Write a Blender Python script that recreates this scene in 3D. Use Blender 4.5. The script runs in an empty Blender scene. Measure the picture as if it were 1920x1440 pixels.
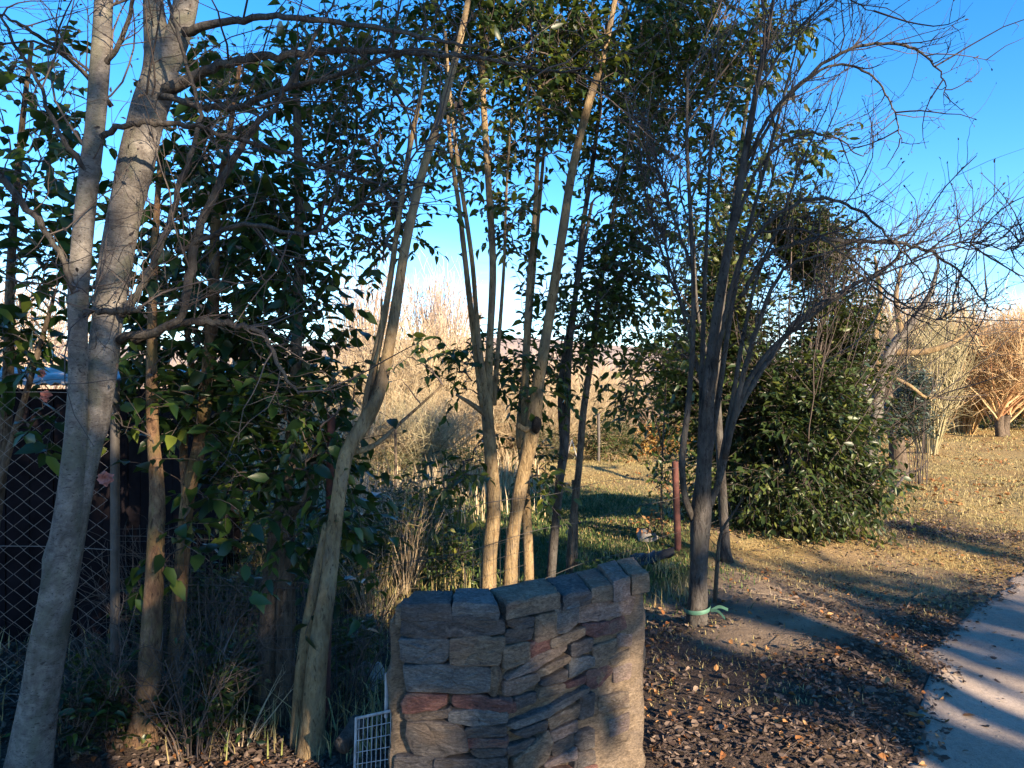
import bpy, math, random
import numpy as np
from mathutils import Vector, Matrix

rng = np.random.default_rng(11)
random.seed(5)
SC = bpy.context.scene
COL = SC.collection

# ------------------------------------------------------------------ camera
EYE = 1.6
FPX = 1400.0                      # focal length in pixels of a 1920 px wide frame
cam_d = bpy.data.cameras.new('camera')
cam_d.sensor_width = 36.0
cam_d.lens = 36.0 * FPX / 1920.0
cam_d.clip_start = 0.05
cam_d.clip_end = 3000.0
cam = bpy.data.objects.new('camera', cam_d)
cam.location = (0, 0, EYE)
cam.rotation_euler = (math.radians(90), 0, 0)
COL.objects.link(cam)
SC.camera = cam

# ------------------------------------------------------------------ world, sun, exposure
SUN_EL = math.radians(19.0)
SUN_AZ = math.atan2(0.70, -1.0)    # the sun stands behind the camera to its right
world = bpy.data.worlds.new('World')
SC.world = world
world.use_nodes = True
wn, wl = world.node_tree.nodes, world.node_tree.links
wn.clear()
wo = wn.new('ShaderNodeOutputWorld')
bg = wn.new('ShaderNodeBackground')
bg.inputs['Strength'].default_value = 0.112
sky = wn.new('ShaderNodeTexSky')
sky.sky_type = 'NISHITA'
sky.sun_disc = False
sky.sun_elevation = SUN_EL
sky.sun_rotation = SUN_AZ
sky.altitude = 1800.0
sky.air_density = 1.0
sky.dust_density = 0.0
sky.ozone_density = 2.0
# thin white cloud low over the horizon
tc = wn.new('ShaderNodeTexCoord')
sep = wn.new('ShaderNodeSeparateXYZ')
mp = wn.new('ShaderNodeMapping')
mp.inputs['Scale'].default_value = (2.2, 2.2, 7.0)
nz = wn.new('ShaderNodeTexNoise')
nz.inputs['Scale'].default_value = 1.6
nz.inputs['Detail'].default_value = 9
nz.inputs['Roughness'].default_value = 0.62
nz.inputs['Distortion'].default_value = 0.4
r1 = wn.new('ShaderNodeMapRange')
r1.inputs['From Min'].default_value = 0.47
r1.inputs['From Max'].default_value = 0.68
r2 = wn.new('ShaderNodeMapRange')
r2.inputs['From Min'].default_value = 0.20
r2.inputs['From Max'].default_value = 0.03
mul = wn.new('ShaderNodeMath'); mul.operation = 'MULTIPLY'
mul2 = wn.new('ShaderNodeMath'); mul2.operation = 'MULTIPLY'; mul2.inputs[1].default_value = 0.75
mx = wn.new('ShaderNodeMix'); mx.data_type = 'RGBA'
mx.inputs['B'].default_value = (4.2, 4.1, 4.5, 1)
wl.new(tc.outputs['Generated'], sep.inputs[0])
wl.new(tc.outputs['Generated'], mp.inputs['Vector'])
wl.new(mp.outputs[0], nz.inputs['Vector'])
wl.new(nz.outputs['Fac'], r1.inputs['Value'])
wl.new(sep.outputs['Z'], r2.inputs['Value'])
wl.new(r1.outputs[0], mul.inputs[0]); wl.new(r2.outputs[0], mul.inputs[1])
wl.new(mul.outputs[0], mul2.inputs[0])
wl.new(mul2.outputs[0], mx.inputs['Factor'])
hs = wn.new('ShaderNodeHueSaturation')
hs.inputs['Saturation'].default_value = 1.36
hs.inputs['Hue'].default_value = 0.504
wl.new(sky.outputs[0], hs.inputs['Color'])
wl.new(hs.outputs[0], mx.inputs['A'])
wl.new(mx.outputs['Result'], bg.inputs['Color'])
wl.new(bg.outputs[0], wo.inputs['Surface'])

sun_d = bpy.data.lights.new('sun', 'SUN')
sun_d.energy = 5.0
sun_d.angle = math.radians(0.55)
sun_d.color = (1.0, 0.80, 0.56)
sun = bpy.data.objects.new('sun', sun_d)
SUN_DIR = Vector((math.sin(SUN_AZ) * math.cos(SUN_EL), math.cos(SUN_AZ) * math.cos(SUN_EL), math.sin(SUN_EL)))
sun.rotation_euler = SUN_DIR.to_track_quat('Z', 'Y').to_euler()
sun.location = (10, -16, 12)
COL.objects.link(sun)

SC.view_settings.view_transform = 'Standard'
SC.view_settings.look = 'None'
SC.view_settings.exposure = 1.85
SC.view_settings.gamma = 1.0
SC.view_settings.use_curve_mapping = False
SC.render.engine = 'CYCLES'
SC.cycles.max_bounces = 5
SC.cycles.diffuse_bounces = 3
SC.cycles.glossy_bounces = 2
SC.cycles.transmission_bounces = 3
SC.cycles.use_denoising = True
try:
    SC.cycles.denoiser = 'OPENIMAGEDENOISE'
    SC.cycles.denoising_input_passes = 'RGB_ALBEDO_NORMAL'
except Exception:
    pass


# ------------------------------------------------------------------ helpers: places
def sstep(a, b, x):
    t = np.clip((np.asarray(x, float) - a) / (b - a), 0, 1)
    return t * t * (3 - 2 * t)


def vnoise(x, y, seed=0):
    """smooth value noise on the plane, 0..1"""
    x = np.asarray(x, float); y = np.asarray(y, float)
    xi = np.floor(x).astype(np.int64); yi = np.floor(y).astype(np.int64)
    fx = x - xi; fy = y - yi
    fx = fx * fx * (3 - 2 * fx); fy = fy * fy * (3 - 2 * fy)

    def h(a, b):
        n = (a * 374761393 + b * 668265263 + seed * 974711) & 0x7fffffff
        n = ((n ^ (n >> 13)) * 1274126177) & 0x7fffffff
        return ((n ^ (n >> 16)) & 0xffff) / 65535.0
    return (h(xi, yi) * (1 - fx) + h(xi + 1, yi) * fx) * (1 - fy) + (h(xi, yi + 1) * (1 - fx) + h(xi + 1, yi + 1) * fx) * fy


def path_side(x, y):
    """> 0 on the sandy road, < 0 on the verge (metres from the road's edge, roughly)"""
    x = np.asarray(x, float); y = np.asarray(y, float)
    yy = np.clip(y, -40, 60)
    edge = 1.30 + 0.62 * (yy - 2.6) + 0.06 * np.clip(yy - 3, 0, 7) ** 2 - 0.01 * np.clip(yy - 12, 0, 60) ** 1.5
    edge = edge + 0.22 * (vnoise(yy * 0.9, 3.1, 4) - 0.5) + 0.14 * (vnoise(yy * 3.1, 7.7, 5) - 0.5) + 0.09 * (vnoise(yy * 11, 1.7, 6) - 0.5)
    return (x - edge) * 0.8


def ground_z(x, y):
    x = np.asarray(x, float); y = np.asarray(y, float)
    s = path_side(x, y)
    z = 0.15 * np.exp(-((x - 1.25) / 1.15) ** 2) * sstep(2.2, 3.2, y) * (1 - sstep(7, 11, y))
    z = z + 0.10 * np.exp(-(((x - 2.9) / 1.3) ** 2 + ((y - 7.6) / 1.8) ** 2))
    z = z + 0.16 * np.exp(-(((x - 5.0) / 1.6) ** 2 + ((y - 10.5) / 1.5) ** 2))
    tt_ = np.clip(((x - 1.45) * 0.5 + (y - 5.4) * -1.3) / (0.5 ** 2 + 1.3 ** 2), 0, 1)
    z = z + 0.11 * np.exp(-(((x - 1.45 - 0.5 * tt_) ** 2 + (y - 5.4 + 1.3 * tt_) ** 2) / 0.16))
    z = z - 0.10 * np.exp(-(((x + 0.9) / 1.3) ** 2 + ((y - 5.2) / 2.0) ** 2))
    z = z - 0.025 * sstep(-0.4, 0.4, s)
    off = 1 - 0.8 * sstep(-0.2, 0.2, s)
    z = z + off * (0.15 * (vnoise(x * 0.8, y * 0.8, 1) - 0.5) + 0.06 * (vnoise(x * 2.3, y * 2.3, 2) - 0.5) + 0.018 * (vnoise(x * 7, y * 7, 3) - 0.5))
    far = sstep(30, 160, np.hypot(x, y))
    z = z + far * (-1.5 + 0.0 * x)
    return z


def P(px, py, Y):
    return np.array([(px - 960) / FPX * Y, Y, EYE - (py - 720) / FPX * Y])


def G(px, py):
    """the ground point seen at a pixel of the 1920 x 1440 photograph"""
    Y = np.linspace(1.5, 60, 6000)
    x = (px - 960) / FPX * Y
    z = EYE - (py - 720) / FPX * Y
    d = z - ground_z(x, Y)
    k = int(np.argmax(d < 0))
    return np.array([x[k], Y[k], float(ground_z(x[k], Y[k]))])


# ------------------------------------------------------------------ helpers: objects
def tag(o, label, cat, group=None, kind=None):
    if label: o['label'] = label
    if cat: o['category'] = cat
    if group: o['group'] = group
    if kind: o['kind'] = kind
    return o


def thing(name, label, cat, loc, group=None):
    o = bpy.data.objects.new(name, None)
    o.empty_display_size = 0.1
    o.location = tuple(float(v) for v in loc)
    COL.objects.link(o)
    return tag(o, label, cat, group)


class MB:
    """collects vertices, quads and triangles (numpy) for one mesh"""
    def __init__(self):
        self.v = []; self.q = []; self.t = []; self.r = []; self.n = 0

    def add(self, v, q=None, t=None, rnd=None):
        v = np.asarray(v, float).reshape(-1, 3)
        if q is not None and len(q): self.q.append(np.asarray(q, np.int64).reshape(-1, 4) + self.n)
        if t is not None and len(t): self.t.append(np.asarray(t, np.int64).reshape(-1, 3) + self.n)
        self.v.append(v)
        self.r.append(np.full(len(v), 0.5) if rnd is None else np.broadcast_to(np.asarray(rnd, float), (len(v),)))
        self.n += len(v)

    def mesh(self, name, off=(0, 0, 0), smooth=True):
        v = np.concatenate(self.v) - np.asarray(off, float)
        me = bpy.data.meshes.new(name)
        nq = sum(len(a) for a in self.q); nt = sum(len(a) for a in self.t)
        me.vertices.add(len(v)); me.vertices.foreach_set('co', v.astype(np.float32).ravel())
        loops = []
        if nq: loops.append(np.concatenate(self.q).ravel())
        if nt: loops.append(np.concatenate(self.t).ravel())
        loops = np.concatenate(loops).astype(np.int32)
        me.loops.add(len(loops)); me.loops.foreach_set('vertex_index', loops)
        tot = np.concatenate([np.full(nq, 4), np.full(nt, 3)]).astype(np.int32)
        st = np.concatenate([[0], np.cumsum(tot)[:-1]]).astype(np.int32)
        me.polygons.add(nq + nt)
        me.polygons.foreach_set('loop_start', st)
        me.polygons.foreach_set('use_smooth', np.full(nq + nt, smooth))
        a = me.attributes.new('rnd', 'FLOAT', 'POINT')
        a.data.foreach_set('value', np.concatenate(self.r).astype(np.float32))
        me.update(calc_edges=True)
        me.validate()
        return me

    def build(self, name, mat, parent=None, off=None, smooth=True, kind=None):
        if not self.n: return None
        if off is None: off = tuple(parent_world(parent)) if parent else (0, 0, 0)
        me = self.mesh(name, off, smooth)
        me.materials.append(mat)
        o = bpy.data.objects.new(name, me)
        COL.objects.link(o)
        if parent: o.parent = parent
        if kind: o['kind'] = kind
        return o


def parent_world(o):
    p = Vector((0, 0, 0))
    while o:
        p = p + o.location
        o = o.parent
    return p


def unit(a):
    return a / np.maximum(np.linalg.norm(a, axis=-1, keepdims=True), 1e-9)


def batch_tubes(mb, Pn, R, n=4, rnd=None):
    """many polylines at once: Pn (M,K,3), R (M,K)"""
    Pn = np.asarray(Pn, float); R = np.asarray(R, float)
    M, K, _ = Pn.shape
    T = np.gradient(Pn, axis=1)
    T = unit(T)
    mean = unit(T.mean(axis=1))
    ref = np.where(np.abs(mean[:, 2:3]) < 0.8, np.array([[0, 0, 1.0]]), np.array([[1.0, 0, 0]]))
    ref = ref[:, None, :]
    A = unit(np.cross(T, np.broadcast_to(ref, T.shape)))
    B = np.cross(T, A)
    ang = np.arange(n) * 2 * np.pi / n
    V = Pn[:, :, None, :] + R[:, :, None, None] * (np.cos(ang)[None, None, :, None] * A[:, :, None, :] + np.sin(ang)[None, None, :, None] * B[:, :, None, :])
    idx = np.arange(M * K * n).reshape(M, K, n)
    a = idx[:, :-1, :]; b = idx[:, 1:, :]
    q = np.stack([a, np.roll(a, -1, axis=2), np.roll(b, -1, axis=2), b], axis=-1).reshape(-1, 4)
    rr = np.repeat(rng.random(M) if rnd is None else np.broadcast_to(rnd, (M,)), K * n)
    mb.add(V.reshape(-1, 3), q=q, rnd=rr)


def spline(pts, sub=6):
    """Catmull-Rom through rows of any width"""
    p = np.asarray(pts, float)
    if len(p) == 2:
        t = np.linspace(0, 1, sub + 1)[:, None]
        return p[0] * (1 - t) + p[1] * t
    e = np.vstack([2 * p[0] - p[1], p, 2 * p[-1] - p[-2]])
    out = []
    for i in range(len(p) - 1):
        t = np.linspace(0, 1, sub, endpoint=False)[:, None]
        a, b, c, d = e[i], e[i + 1], e[i + 2], e[i + 3]
        out.append(0.5 * ((2 * b) + (-a + c) * t + (2 * a - 5 * b + 4 * c - d) * t ** 2 + (-a + 3 * b - 3 * c + d) * t ** 3))
    out.append(p[-1:])
    return np.vstack(out)


def trunk_mesh(mb, pts4, n=14, rough=0.06, flare=None, cap=True, sub=6, kink=0.0):
    """one limb with an uneven round section: pts4 rows x,y,z,r"""
    s = spline(pts4, sub)
    Pn, R = s[:, :3], np.maximum(s[:, 3], 0.0015)
    K = len(Pn)
    if kink:
        kk = rng.normal(0, kink, Pn.shape); kk[::2] *= 0.3; kk[0] = 0
        Pn = Pn + kk; s = np.column_stack([Pn, R])
    T = unit(np.gradient(Pn, axis=0))
    A = np.zeros_like(T); B = np.zeros_like(T)
    a = np.cross(T[0], [0.3, 1, 0.1]); a /= np.linalg.norm(a)
    for i in range(K):
        a = a - T[i] * np.dot(a, T[i]); a /= np.linalg.norm(a)
        A[i] = a; B[i] = np.cross(T[i], a)
    ang = np.arange(n) * 2 * np.pi / n
    lob = rng.random(3) * 6.28
    arc = np.concatenate([[0], np.cumsum(np.linalg.norm(np.diff(Pn, axis=0), axis=1))])
    f = 1 + rough * (np.sin(2 * ang[None] + lob[0] + arc[:, None] * 1.3) * 0.7 + np.sin(3 * ang[None] + lob[1] - arc[:, None] * 2.1) * 0.6)
    f = f + rough * 0.9 * (vnoise(np.cos(ang)[None] * 2 + arc[:, None] * 5 + lob[0] * 9, np.sin(ang)[None] * 2 + 4 + 0 * arc[:, None], 9) - 0.5)
    f = f * (1 + rough * 0.8 * (vnoise(arc * 6 + lob[2] * 7, 0 * arc, 6) - 0.5))[:, None]
    for _ in range(int(arc[-1] * 2.2)):
        ka, kz, kr = rng.random() * 6.28, rng.random() * arc[-1], 0.03 + 0.04 * rng.random()
        da = np.abs((ang - ka + np.pi) % (2 * np.pi) - np.pi)
        f = f + (rough * 2.6 * rng.random()) * np.exp(-(da[None] / 0.55) ** 2 - ((arc[:, None] - kz) / kr) ** 2)
    if flare:
        f = f * (1 + flare * np.exp(-arc / (R[0] * 1.6))[:, None] * (1 + 0.45 * np.sin(5 * ang[None] + lob[2])))
    V = Pn[:, None, :] + (R[:, None] * f)[:, :, None] * (np.cos(ang)[None, :, None] * A[:, None, :] + np.sin(ang)[None, :, None] * B[:, None, :])
    idx = np.arange(K * n).reshape(K, n)
    x, y = idx[:-1], idx[1:]
    q = np.stack([x, np.roll(x, -1, 1), np.roll(y, -1, 1), y], -1).reshape(-1, 4)
    v = V.reshape(-1, 3); t = []
    if cap:
        v = np.vstack([v, Pn[-1:], Pn[:1]])
        e = idx[-1]; c = K * n
        t += [[e[i], e[(i + 1) % n], c] for i in range(n)]
        e = idx[0]
        t += [[e[(i + 1) % n], e[i], c + 1] for i in range(n)]
    mb.add(v, q=q, t=t, rnd=0.5)
    return s


LEAF_T = np.array([[0, 0, 0], [-.20, .25, .03], [0, .25, -.02], [.20, .25, .03],
                   [-.19, .60, .0], [0, .60, -.06], [.19, .60, .0], [0, 1.0, -.17]])
LEAF_Q = np.array([[1, 2, 5, 4], [2, 3, 6, 5]])
LEAF_TR = np.array([[0, 2, 1], [0, 3, 2], [4, 5, 7], [5, 6, 7]])


def leaf_frames(d, up):
    d = unit(d)
    side = unit(np.cross(d, up))
    nrm = np.cross(side, d)
    return side, d, nrm


def add_leaves(mb, pos, d, up, size, rnd, width=1.0, tpl=LEAF_T, cs=1.0):
    side, d, nrm = leaf_frames(d, up)
    n = len(pos)
    w = tpl * np.array([width, 1, 1])
    cw = rng.normal(1.0, 0.16, (n, 1, 1)); cu = rng.normal(-0.10, 0.16, (n, 1, 1)); fo = rng.normal(0.25, 0.35, (n, 1, 1)); tw_ = rng.normal(0, 0.5, (n, 1, 1))
    cu, fo, tw_ = cu * cs, fo * cs, tw_ * cs
    zz = w[None, :, 2:3] + cu * w[None, :, 1:2] ** 2 + fo * np.abs(w[None, :, 0:1]) + tw_ * w[None, :, 0:1] * w[None, :, 1:2]
    V = pos[:, None, :] + size[:, None, None] * (w[None, :, 0:1] * cw * side[:, None, :] + w[None, :, 1:2] * d[:, None, :] + zz * nrm[:, None, :])
    k = len(tpl)
    base = np.arange(n)[:, None, None] * k
    mb.add(V.reshape(-1, 3), q=(LEAF_Q[None] + base).reshape(-1, 4), t=(LEAF_TR[None] + base).reshape(-1, 3), rnd=np.repeat(rnd, k))


_leaf_meshes = {}


def leaf_mesh(mat, width, k):
    key = (mat.name, round(width, 2), k)
    if key not in _leaf_meshes:
        mb = MB()
        tpl = LEAF_T * np.array([width, 1, 1])
        tpl = tpl + np.array([0, 0, -0.10]) * (tpl[:, 1:2] ** 2) * (k % 3)
        mb.add(tpl, q=LEAF_Q, t=LEAF_TR, rnd=(k + 0.5) / 8)
        me = mb.mesh('leaf')
        me.materials.append(mat)
        _leaf_meshes[key] = me
    return _leaf_meshes[key]


def leaf_objects(parent, pos, d, up, size, rnd, mat, width):
    """leaves one can pick apart: an object each, sharing eight meshes"""
    off = np.array(parent_world(parent))
    side, dd, nn = leaf_frames(d, up)
    for i in range(len(pos)):
        o = bpy.data.objects.new('leaf', leaf_mesh(mat, width, int(rnd[i] * 7.99)))
        s = float(size[i]); p = pos[i] - off
        o.matrix_local = Matrix(((side[i][0] * s, dd[i][0] * s, nn[i][0] * s, p[0]), (side[i][1] * s, dd[i][1] * s, nn[i][1] * s, p[1]),
                                 (side[i][2] * s, dd[i][2] * s, nn[i][2] * s, p[2]), (0, 0, 0, 1)))
        COL.objects.link(o)
        o.parent = parent


# ------------------------------------------------------------------ materials
def new_mat(name):
    m = bpy.data.materials.new(name); m.use_nodes = True
    nt = m.node_tree; b = nt.nodes['Principled BSDF']
    return m, nt, b


def nd(nt, typ, **kw):
    n = nt.nodes.new(typ)
    for k, v in kw.items():
        if k in n.inputs: n.inputs[k].default_value = v
        else: setattr(n, k, v)
    return n


def ramp(nt, fac, stops, interp='LINEAR'):
    n = nt.nodes.new('ShaderNodeValToRGB')
    n.color_ramp.interpolation = interp
    e = n.color_ramp.elements
    while len(e) < len(stops): e.new(0.5)
    for i, (p, c) in enumerate(stops):
        e[i].position = p; e[i].color = (*c, 1)
    nt.links.new(fac, n.inputs['Fac'])
    return n.outputs['Color']


def bump(nt, b, height, strength=0.4, dist=0.01):
    n = nt.nodes.new('ShaderNodeBump')
    n.inputs['Strength'].default_value = strength
    n.inputs['Distance'].default_value = dist
    nt.links.new(height, n.inputs['Height'])
    nt.links.new(n.outputs[0], b.inputs['Normal'])


def mixc(nt, fac, a, b, typ='MIX'):
    n = nt.nodes.new('ShaderNodeMix'); n.data_type = 'RGBA'; n.blend_type = typ
    for sock, v in ((n.inputs['Factor'], fac), (n.inputs['A'], a), (n.inputs['B'], b)):
        if isinstance(v, (int, float)): sock.default_value = v
        elif isinstance(v, tuple): sock.default_value = (*v, 1)
        else: nt.links.new(v, sock)
    return n.outputs['Result']


def objco(nt, scale=(1, 1, 1)):
    t = nt.nodes.new('ShaderNodeTexCoord'); m = nt.nodes.new('ShaderNodeMapping')
    m.inputs['Scale'].default_value = scale
    nt.links.new(t.outputs['Object'], m.inputs['Vector'])
    return m.outputs[0]


def noise(nt, vec, scale, detail=5, rough=0.6, dist=0.0):
    n = nd(nt, 'ShaderNodeTexNoise', Scale=scale, Detail=detail, Roughness=rough, Distortion=dist)
    nt.links.new(vec, n.inputs['Vector'])
    return n.outputs['Fac']


def bark(name, dark, mid, light, zs=0.25, scale=14, rough=0.85, blotch=None, bmp=0.5):
    m, nt, b = new_mat(name)
    v = objco(nt, (1, 1, max(zs, 0.4))); f = noise(nt, v, scale * 1.7, 9, 0.75, 0.5)
    c = ramp(nt, f, [(0.30, dark), (0.47, mid), (0.60, light), (0.75, mid)])
    v2 = objco(nt, (1, 1, 0.7)); f2 = noise(nt, v2, 6.0, 6, 0.65, 0.8)
    if blotch:
        c = mixc(nt, ramp(nt, f2, [(0.48, (0, 0, 0)), (0.60, (0.85, 0.85, 0.85))]), c, blotch)
    v3 = objco(nt, (1, 1, 0.55)); f3 = noise(nt, v3, 3.2, 6, 0.7, 1.2)
    c = mixc(nt, 0.75, c, ramp(nt, f3, [(0.36, (0.32, 0.30, 0.28)), (0.50, (0.9, 0.9, 0.9)), (0.64, (1.25, 1.25, 1.2))]), 'MULTIPLY')
    # dark scars and cracks
    f4 = noise(nt, objco(nt, (1.5, 1.5, 0.4 if zs < 1 else 4.0)), 34, 5, 0.65, 1.2)
    c = mixc(nt, ramp(nt, f4, [(0.57, (0, 0, 0)), (0.64, (0.85, 0.85, 0.85))]), c, tuple(x * 0.4 for x in dark))
    nt.links.new(c, b.inputs['Base Color'])
    b.inputs['Roughness'].default_value = rough
    b.inputs['Specular IOR Level'].default_value = 0.2
    h = noise(nt, v, scale * 2.2, 8, 0.75, 0.3)
    ad = nt.nodes.new('ShaderNodeMath'); ad.operation = 'SUBTRACT'
    nt.links.new(h, ad.inputs[0]); nt.links.new(f4, ad.inputs[1])
    bump(nt, b, ad.outputs[0], min(1.0, bmp * 1.6), 0.02)
    return m


def leafmat(name, cols, rough=0.38, trans=0.25, spec=0.4):
    m, nt, b = new_mat(name)
    a = nd(nt, 'ShaderNodeAttribute', attribute_name='rnd')
    c = ramp(nt, a.outputs['Fac'], cols)
    v = objco(nt); f = noise(nt, v, 30, 3)
    c = mixc(nt, 0.25, c, ramp(nt, f, [(0.3, (0.25, 0.3, 0.2)), (0.7, (0.9, 0.95, 0.8))]), 'MULTIPLY')
    nt.links.new(c, b.inputs['Base Color'])
    b.inputs['Roughness'].default_value = rough
    b.inputs['Specular IOR Level'].default_value = spec
    if trans:
        t = nt.nodes.new('ShaderNodeBsdfTranslucent')
        cc = mixc(nt, 0.5, c, (0.16, 0.20, 0.02))
        nt.links.new(cc, t.inputs['Color'])
        ms = nt.nodes.new('ShaderNodeMixShader'); ms.inputs[0].default_value = trans
        nt.links.new(b.outputs[0], ms.inputs[1]); nt.links.new(t.outputs[0], ms.inputs[2])
        nt.links.new(ms.outputs[0], nt.nodes['Material Output'].inputs['Surface'])
    return m


def plain(name, col, rough=0.6, metal=0.0, var=0.25, scale=20, bmp=0.0):
    m, nt, b = new_mat(name)
    v = objco(nt); f = noise(nt, v, scale, 5)
    d = tuple(c * (1 - var) for c in col); l = tuple(min(1, c * (1 + var)) for c in col)
    nt.links.new(ramp(nt, f, [(0.3, d), (0.7, l)]), b.inputs['Base Color'])
    b.inputs['Roughness'].default_value = rough
    b.inputs['Metallic'].default_value = metal
    if bmp: bump(nt, b, noise(nt, v, scale * 2, 6), bmp, 0.005)
    return m


def stemmat(name, cols, rough=0.8):
    m, nt, b = new_mat(name)
    a = nd(nt, 'ShaderNodeAttribute', attribute_name='rnd')
    nt.links.new(ramp(nt, a.outputs['Fac'], cols), b.inputs['Base Color'])
    b.inputs['Roughness'].default_value = rough
    b.inputs['Specular IOR Level'].default_value = 0.2
    return m


M = {}
M['bark_pale'] = bark('bark_pale', (0.075, 0.065, 0.058), (0.145, 0.13, 0.118), (0.22, 0.20, 0.18), 1.4, 10, blotch=(0.12, 0.118, 0.09), bmp=0.35)
M['bark_tan'] = bark('bark_tan', (0.13, 0.085, 0.045), (0.24, 0.165, 0.085), (0.33, 0.24, 0.13), 0.35, 16, blotch=(0.20, 0.15, 0.10))
M['bark_red'] = bark('bark_red', (0.09, 0.05, 0.035), (0.19, 0.11, 0.065), (0.30, 0.19, 0.11), 0.2, 16, blotch=(0.16, 0.12, 0.05))
M['bark_grey'] = bark('bark_grey', (0.034, 0.028, 0.025), (0.065, 0.056, 0.050), (0.11, 0.098, 0.088), 0.3, 16, blotch=(0.08, 0.076, 0.066))
M['bark_brown'] = bark('bark_brown', (0.05, 0.036, 0.028), (0.10, 0.075, 0.055), (0.17, 0.13, 0.095), 0.25, 16)
M['twig_dark'] = stemmat('twig_dark', [(0, (0.045, 0.035, 0.032)), (0.6, (0.08, 0.065, 0.058)), (1, (0.13, 0.10, 0.085))])
M['twig_tan'] = stemmat('twig_tan', [(0, (0.20, 0.145, 0.09)), (0.5, (0.37, 0.28, 0.18)), (1, (0.50, 0.40, 0.27))])
M['twig_pink'] = stemmat('twig_pink', [(0, (0.26, 0.19, 0.15)), (0.5, (0.38, 0.29, 0.24)), (1, (0.48, 0.40, 0.33))])
M['twig_orange'] = stemmat('twig_orange', [(0, (0.28, 0.15, 0.06)), (0.5, (0.44, 0.28, 0.12)), (1, (0.54, 0.40, 0.20))])
M['twig_red'] = stemmat('twig_red', [(0, (0.34, 0.17, 0.09)), (0.5, (0.46, 0.30, 0.15)), (1, (0.54, 0.42, 0.24))])
M['twig_straw'] = stemmat('twig_straw', [(0, (0.22, 0.16, 0.09)), (0.5, (0.40, 0.31, 0.19)), (1, (0.54, 0.44, 0.29))])
M['twig_olive'] = stemmat('twig_olive', [(0, (0.19, 0.165, 0.09)), (0.5, (0.33, 0.285, 0.16)), (1, (0.45, 0.39, 0.25))])
M['leaf_large'] = leafmat('leaf_large', [(0, (0.010, 0.026, 0.012)), (0.55, (0.024, 0.055, 0.016)), (0.82, (0.055, 0.10, 0.02)), (1, (0.16, 0.19, 0.035))], 0.33, 0.3)
M['leaf_privet'] = leafmat('leaf_privet', [(0, (0.012, 0.030, 0.010)), (0.55, (0.035, 0.066, 0.018)), (0.82, (0.075, 0.105, 0.022)), (1, (0.20, 0.19, 0.035))], 0.40, 0.35)
M['leaf_hedge'] = leafmat('leaf_hedge', [(0, (0.014, 0.028, 0.010)), (0.5, (0.035, 0.060, 0.018)), (0.85, (0.075, 0.10, 0.025)), (1, (0.15, 0.16, 0.04))], 0.42, 0.2)
M['leaf_blue'] = leafmat('leaf_blue', [(0, (0.030, 0.050, 0.045)), (0.6, (0.060, 0.090, 0.080)), (1, (0.11, 0.15, 0.13))], 0.5, 0.15)
M['leaf_yellow'] = leafmat('leaf_yellow', [(0, (0.10, 0.13, 0.03)), (0.5, (0.19, 0.22, 0.05)), (1, (0.32, 0.33, 0.09))], 0.6, 0.3)
M['leaf_scrub'] = leafmat('leaf_scrub', [(0, (0.07, 0.085, 0.04)), (0.5, (0.14, 0.15, 0.075)), (1, (0.25, 0.24, 0.13))], 0.6, 0.3)
M['leaf_orange'] = leafmat('leaf_orange', [(0, (0.28, 0.12, 0.03)), (0.5, (0.45, 0.23, 0.06)), (1, (0.55, 0.36, 0.11))], 0.7, 0.3)
M['leaf_dry'] = leafmat('leaf_dry', [(0, (0.055, 0.036, 0.030)), (0.5, (0.10, 0.070, 0.056)), (0.85, (0.16, 0.115, 0.092)), (1, (0.27, 0.19, 0.14))], 0.75, 0.0, 0.15)
M['leaf_rust'] = leafmat('leaf_rust', [(0, (0.20, 0.08, 0.03)), (0.5, (0.32, 0.14, 0.05)), (1, (0.42, 0.24, 0.11))], 0.7, 0.1, 0.2)
M['grass_dry'] = stemmat('grass_dry', [(0, (0.13, 0.11, 0.05)), (0.5, (0.30, 0.24, 0.11)), (0.8, (0.44, 0.35, 0.17)), (1, (0.18, 0.20, 0.06))])
M['grass_green'] = stemmat('grass_green', [(0, (0.030, 0.060, 0.018)), (0.6, (0.065, 0.11, 0.03)), (1, (0.16, 0.16, 0.06))])


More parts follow.
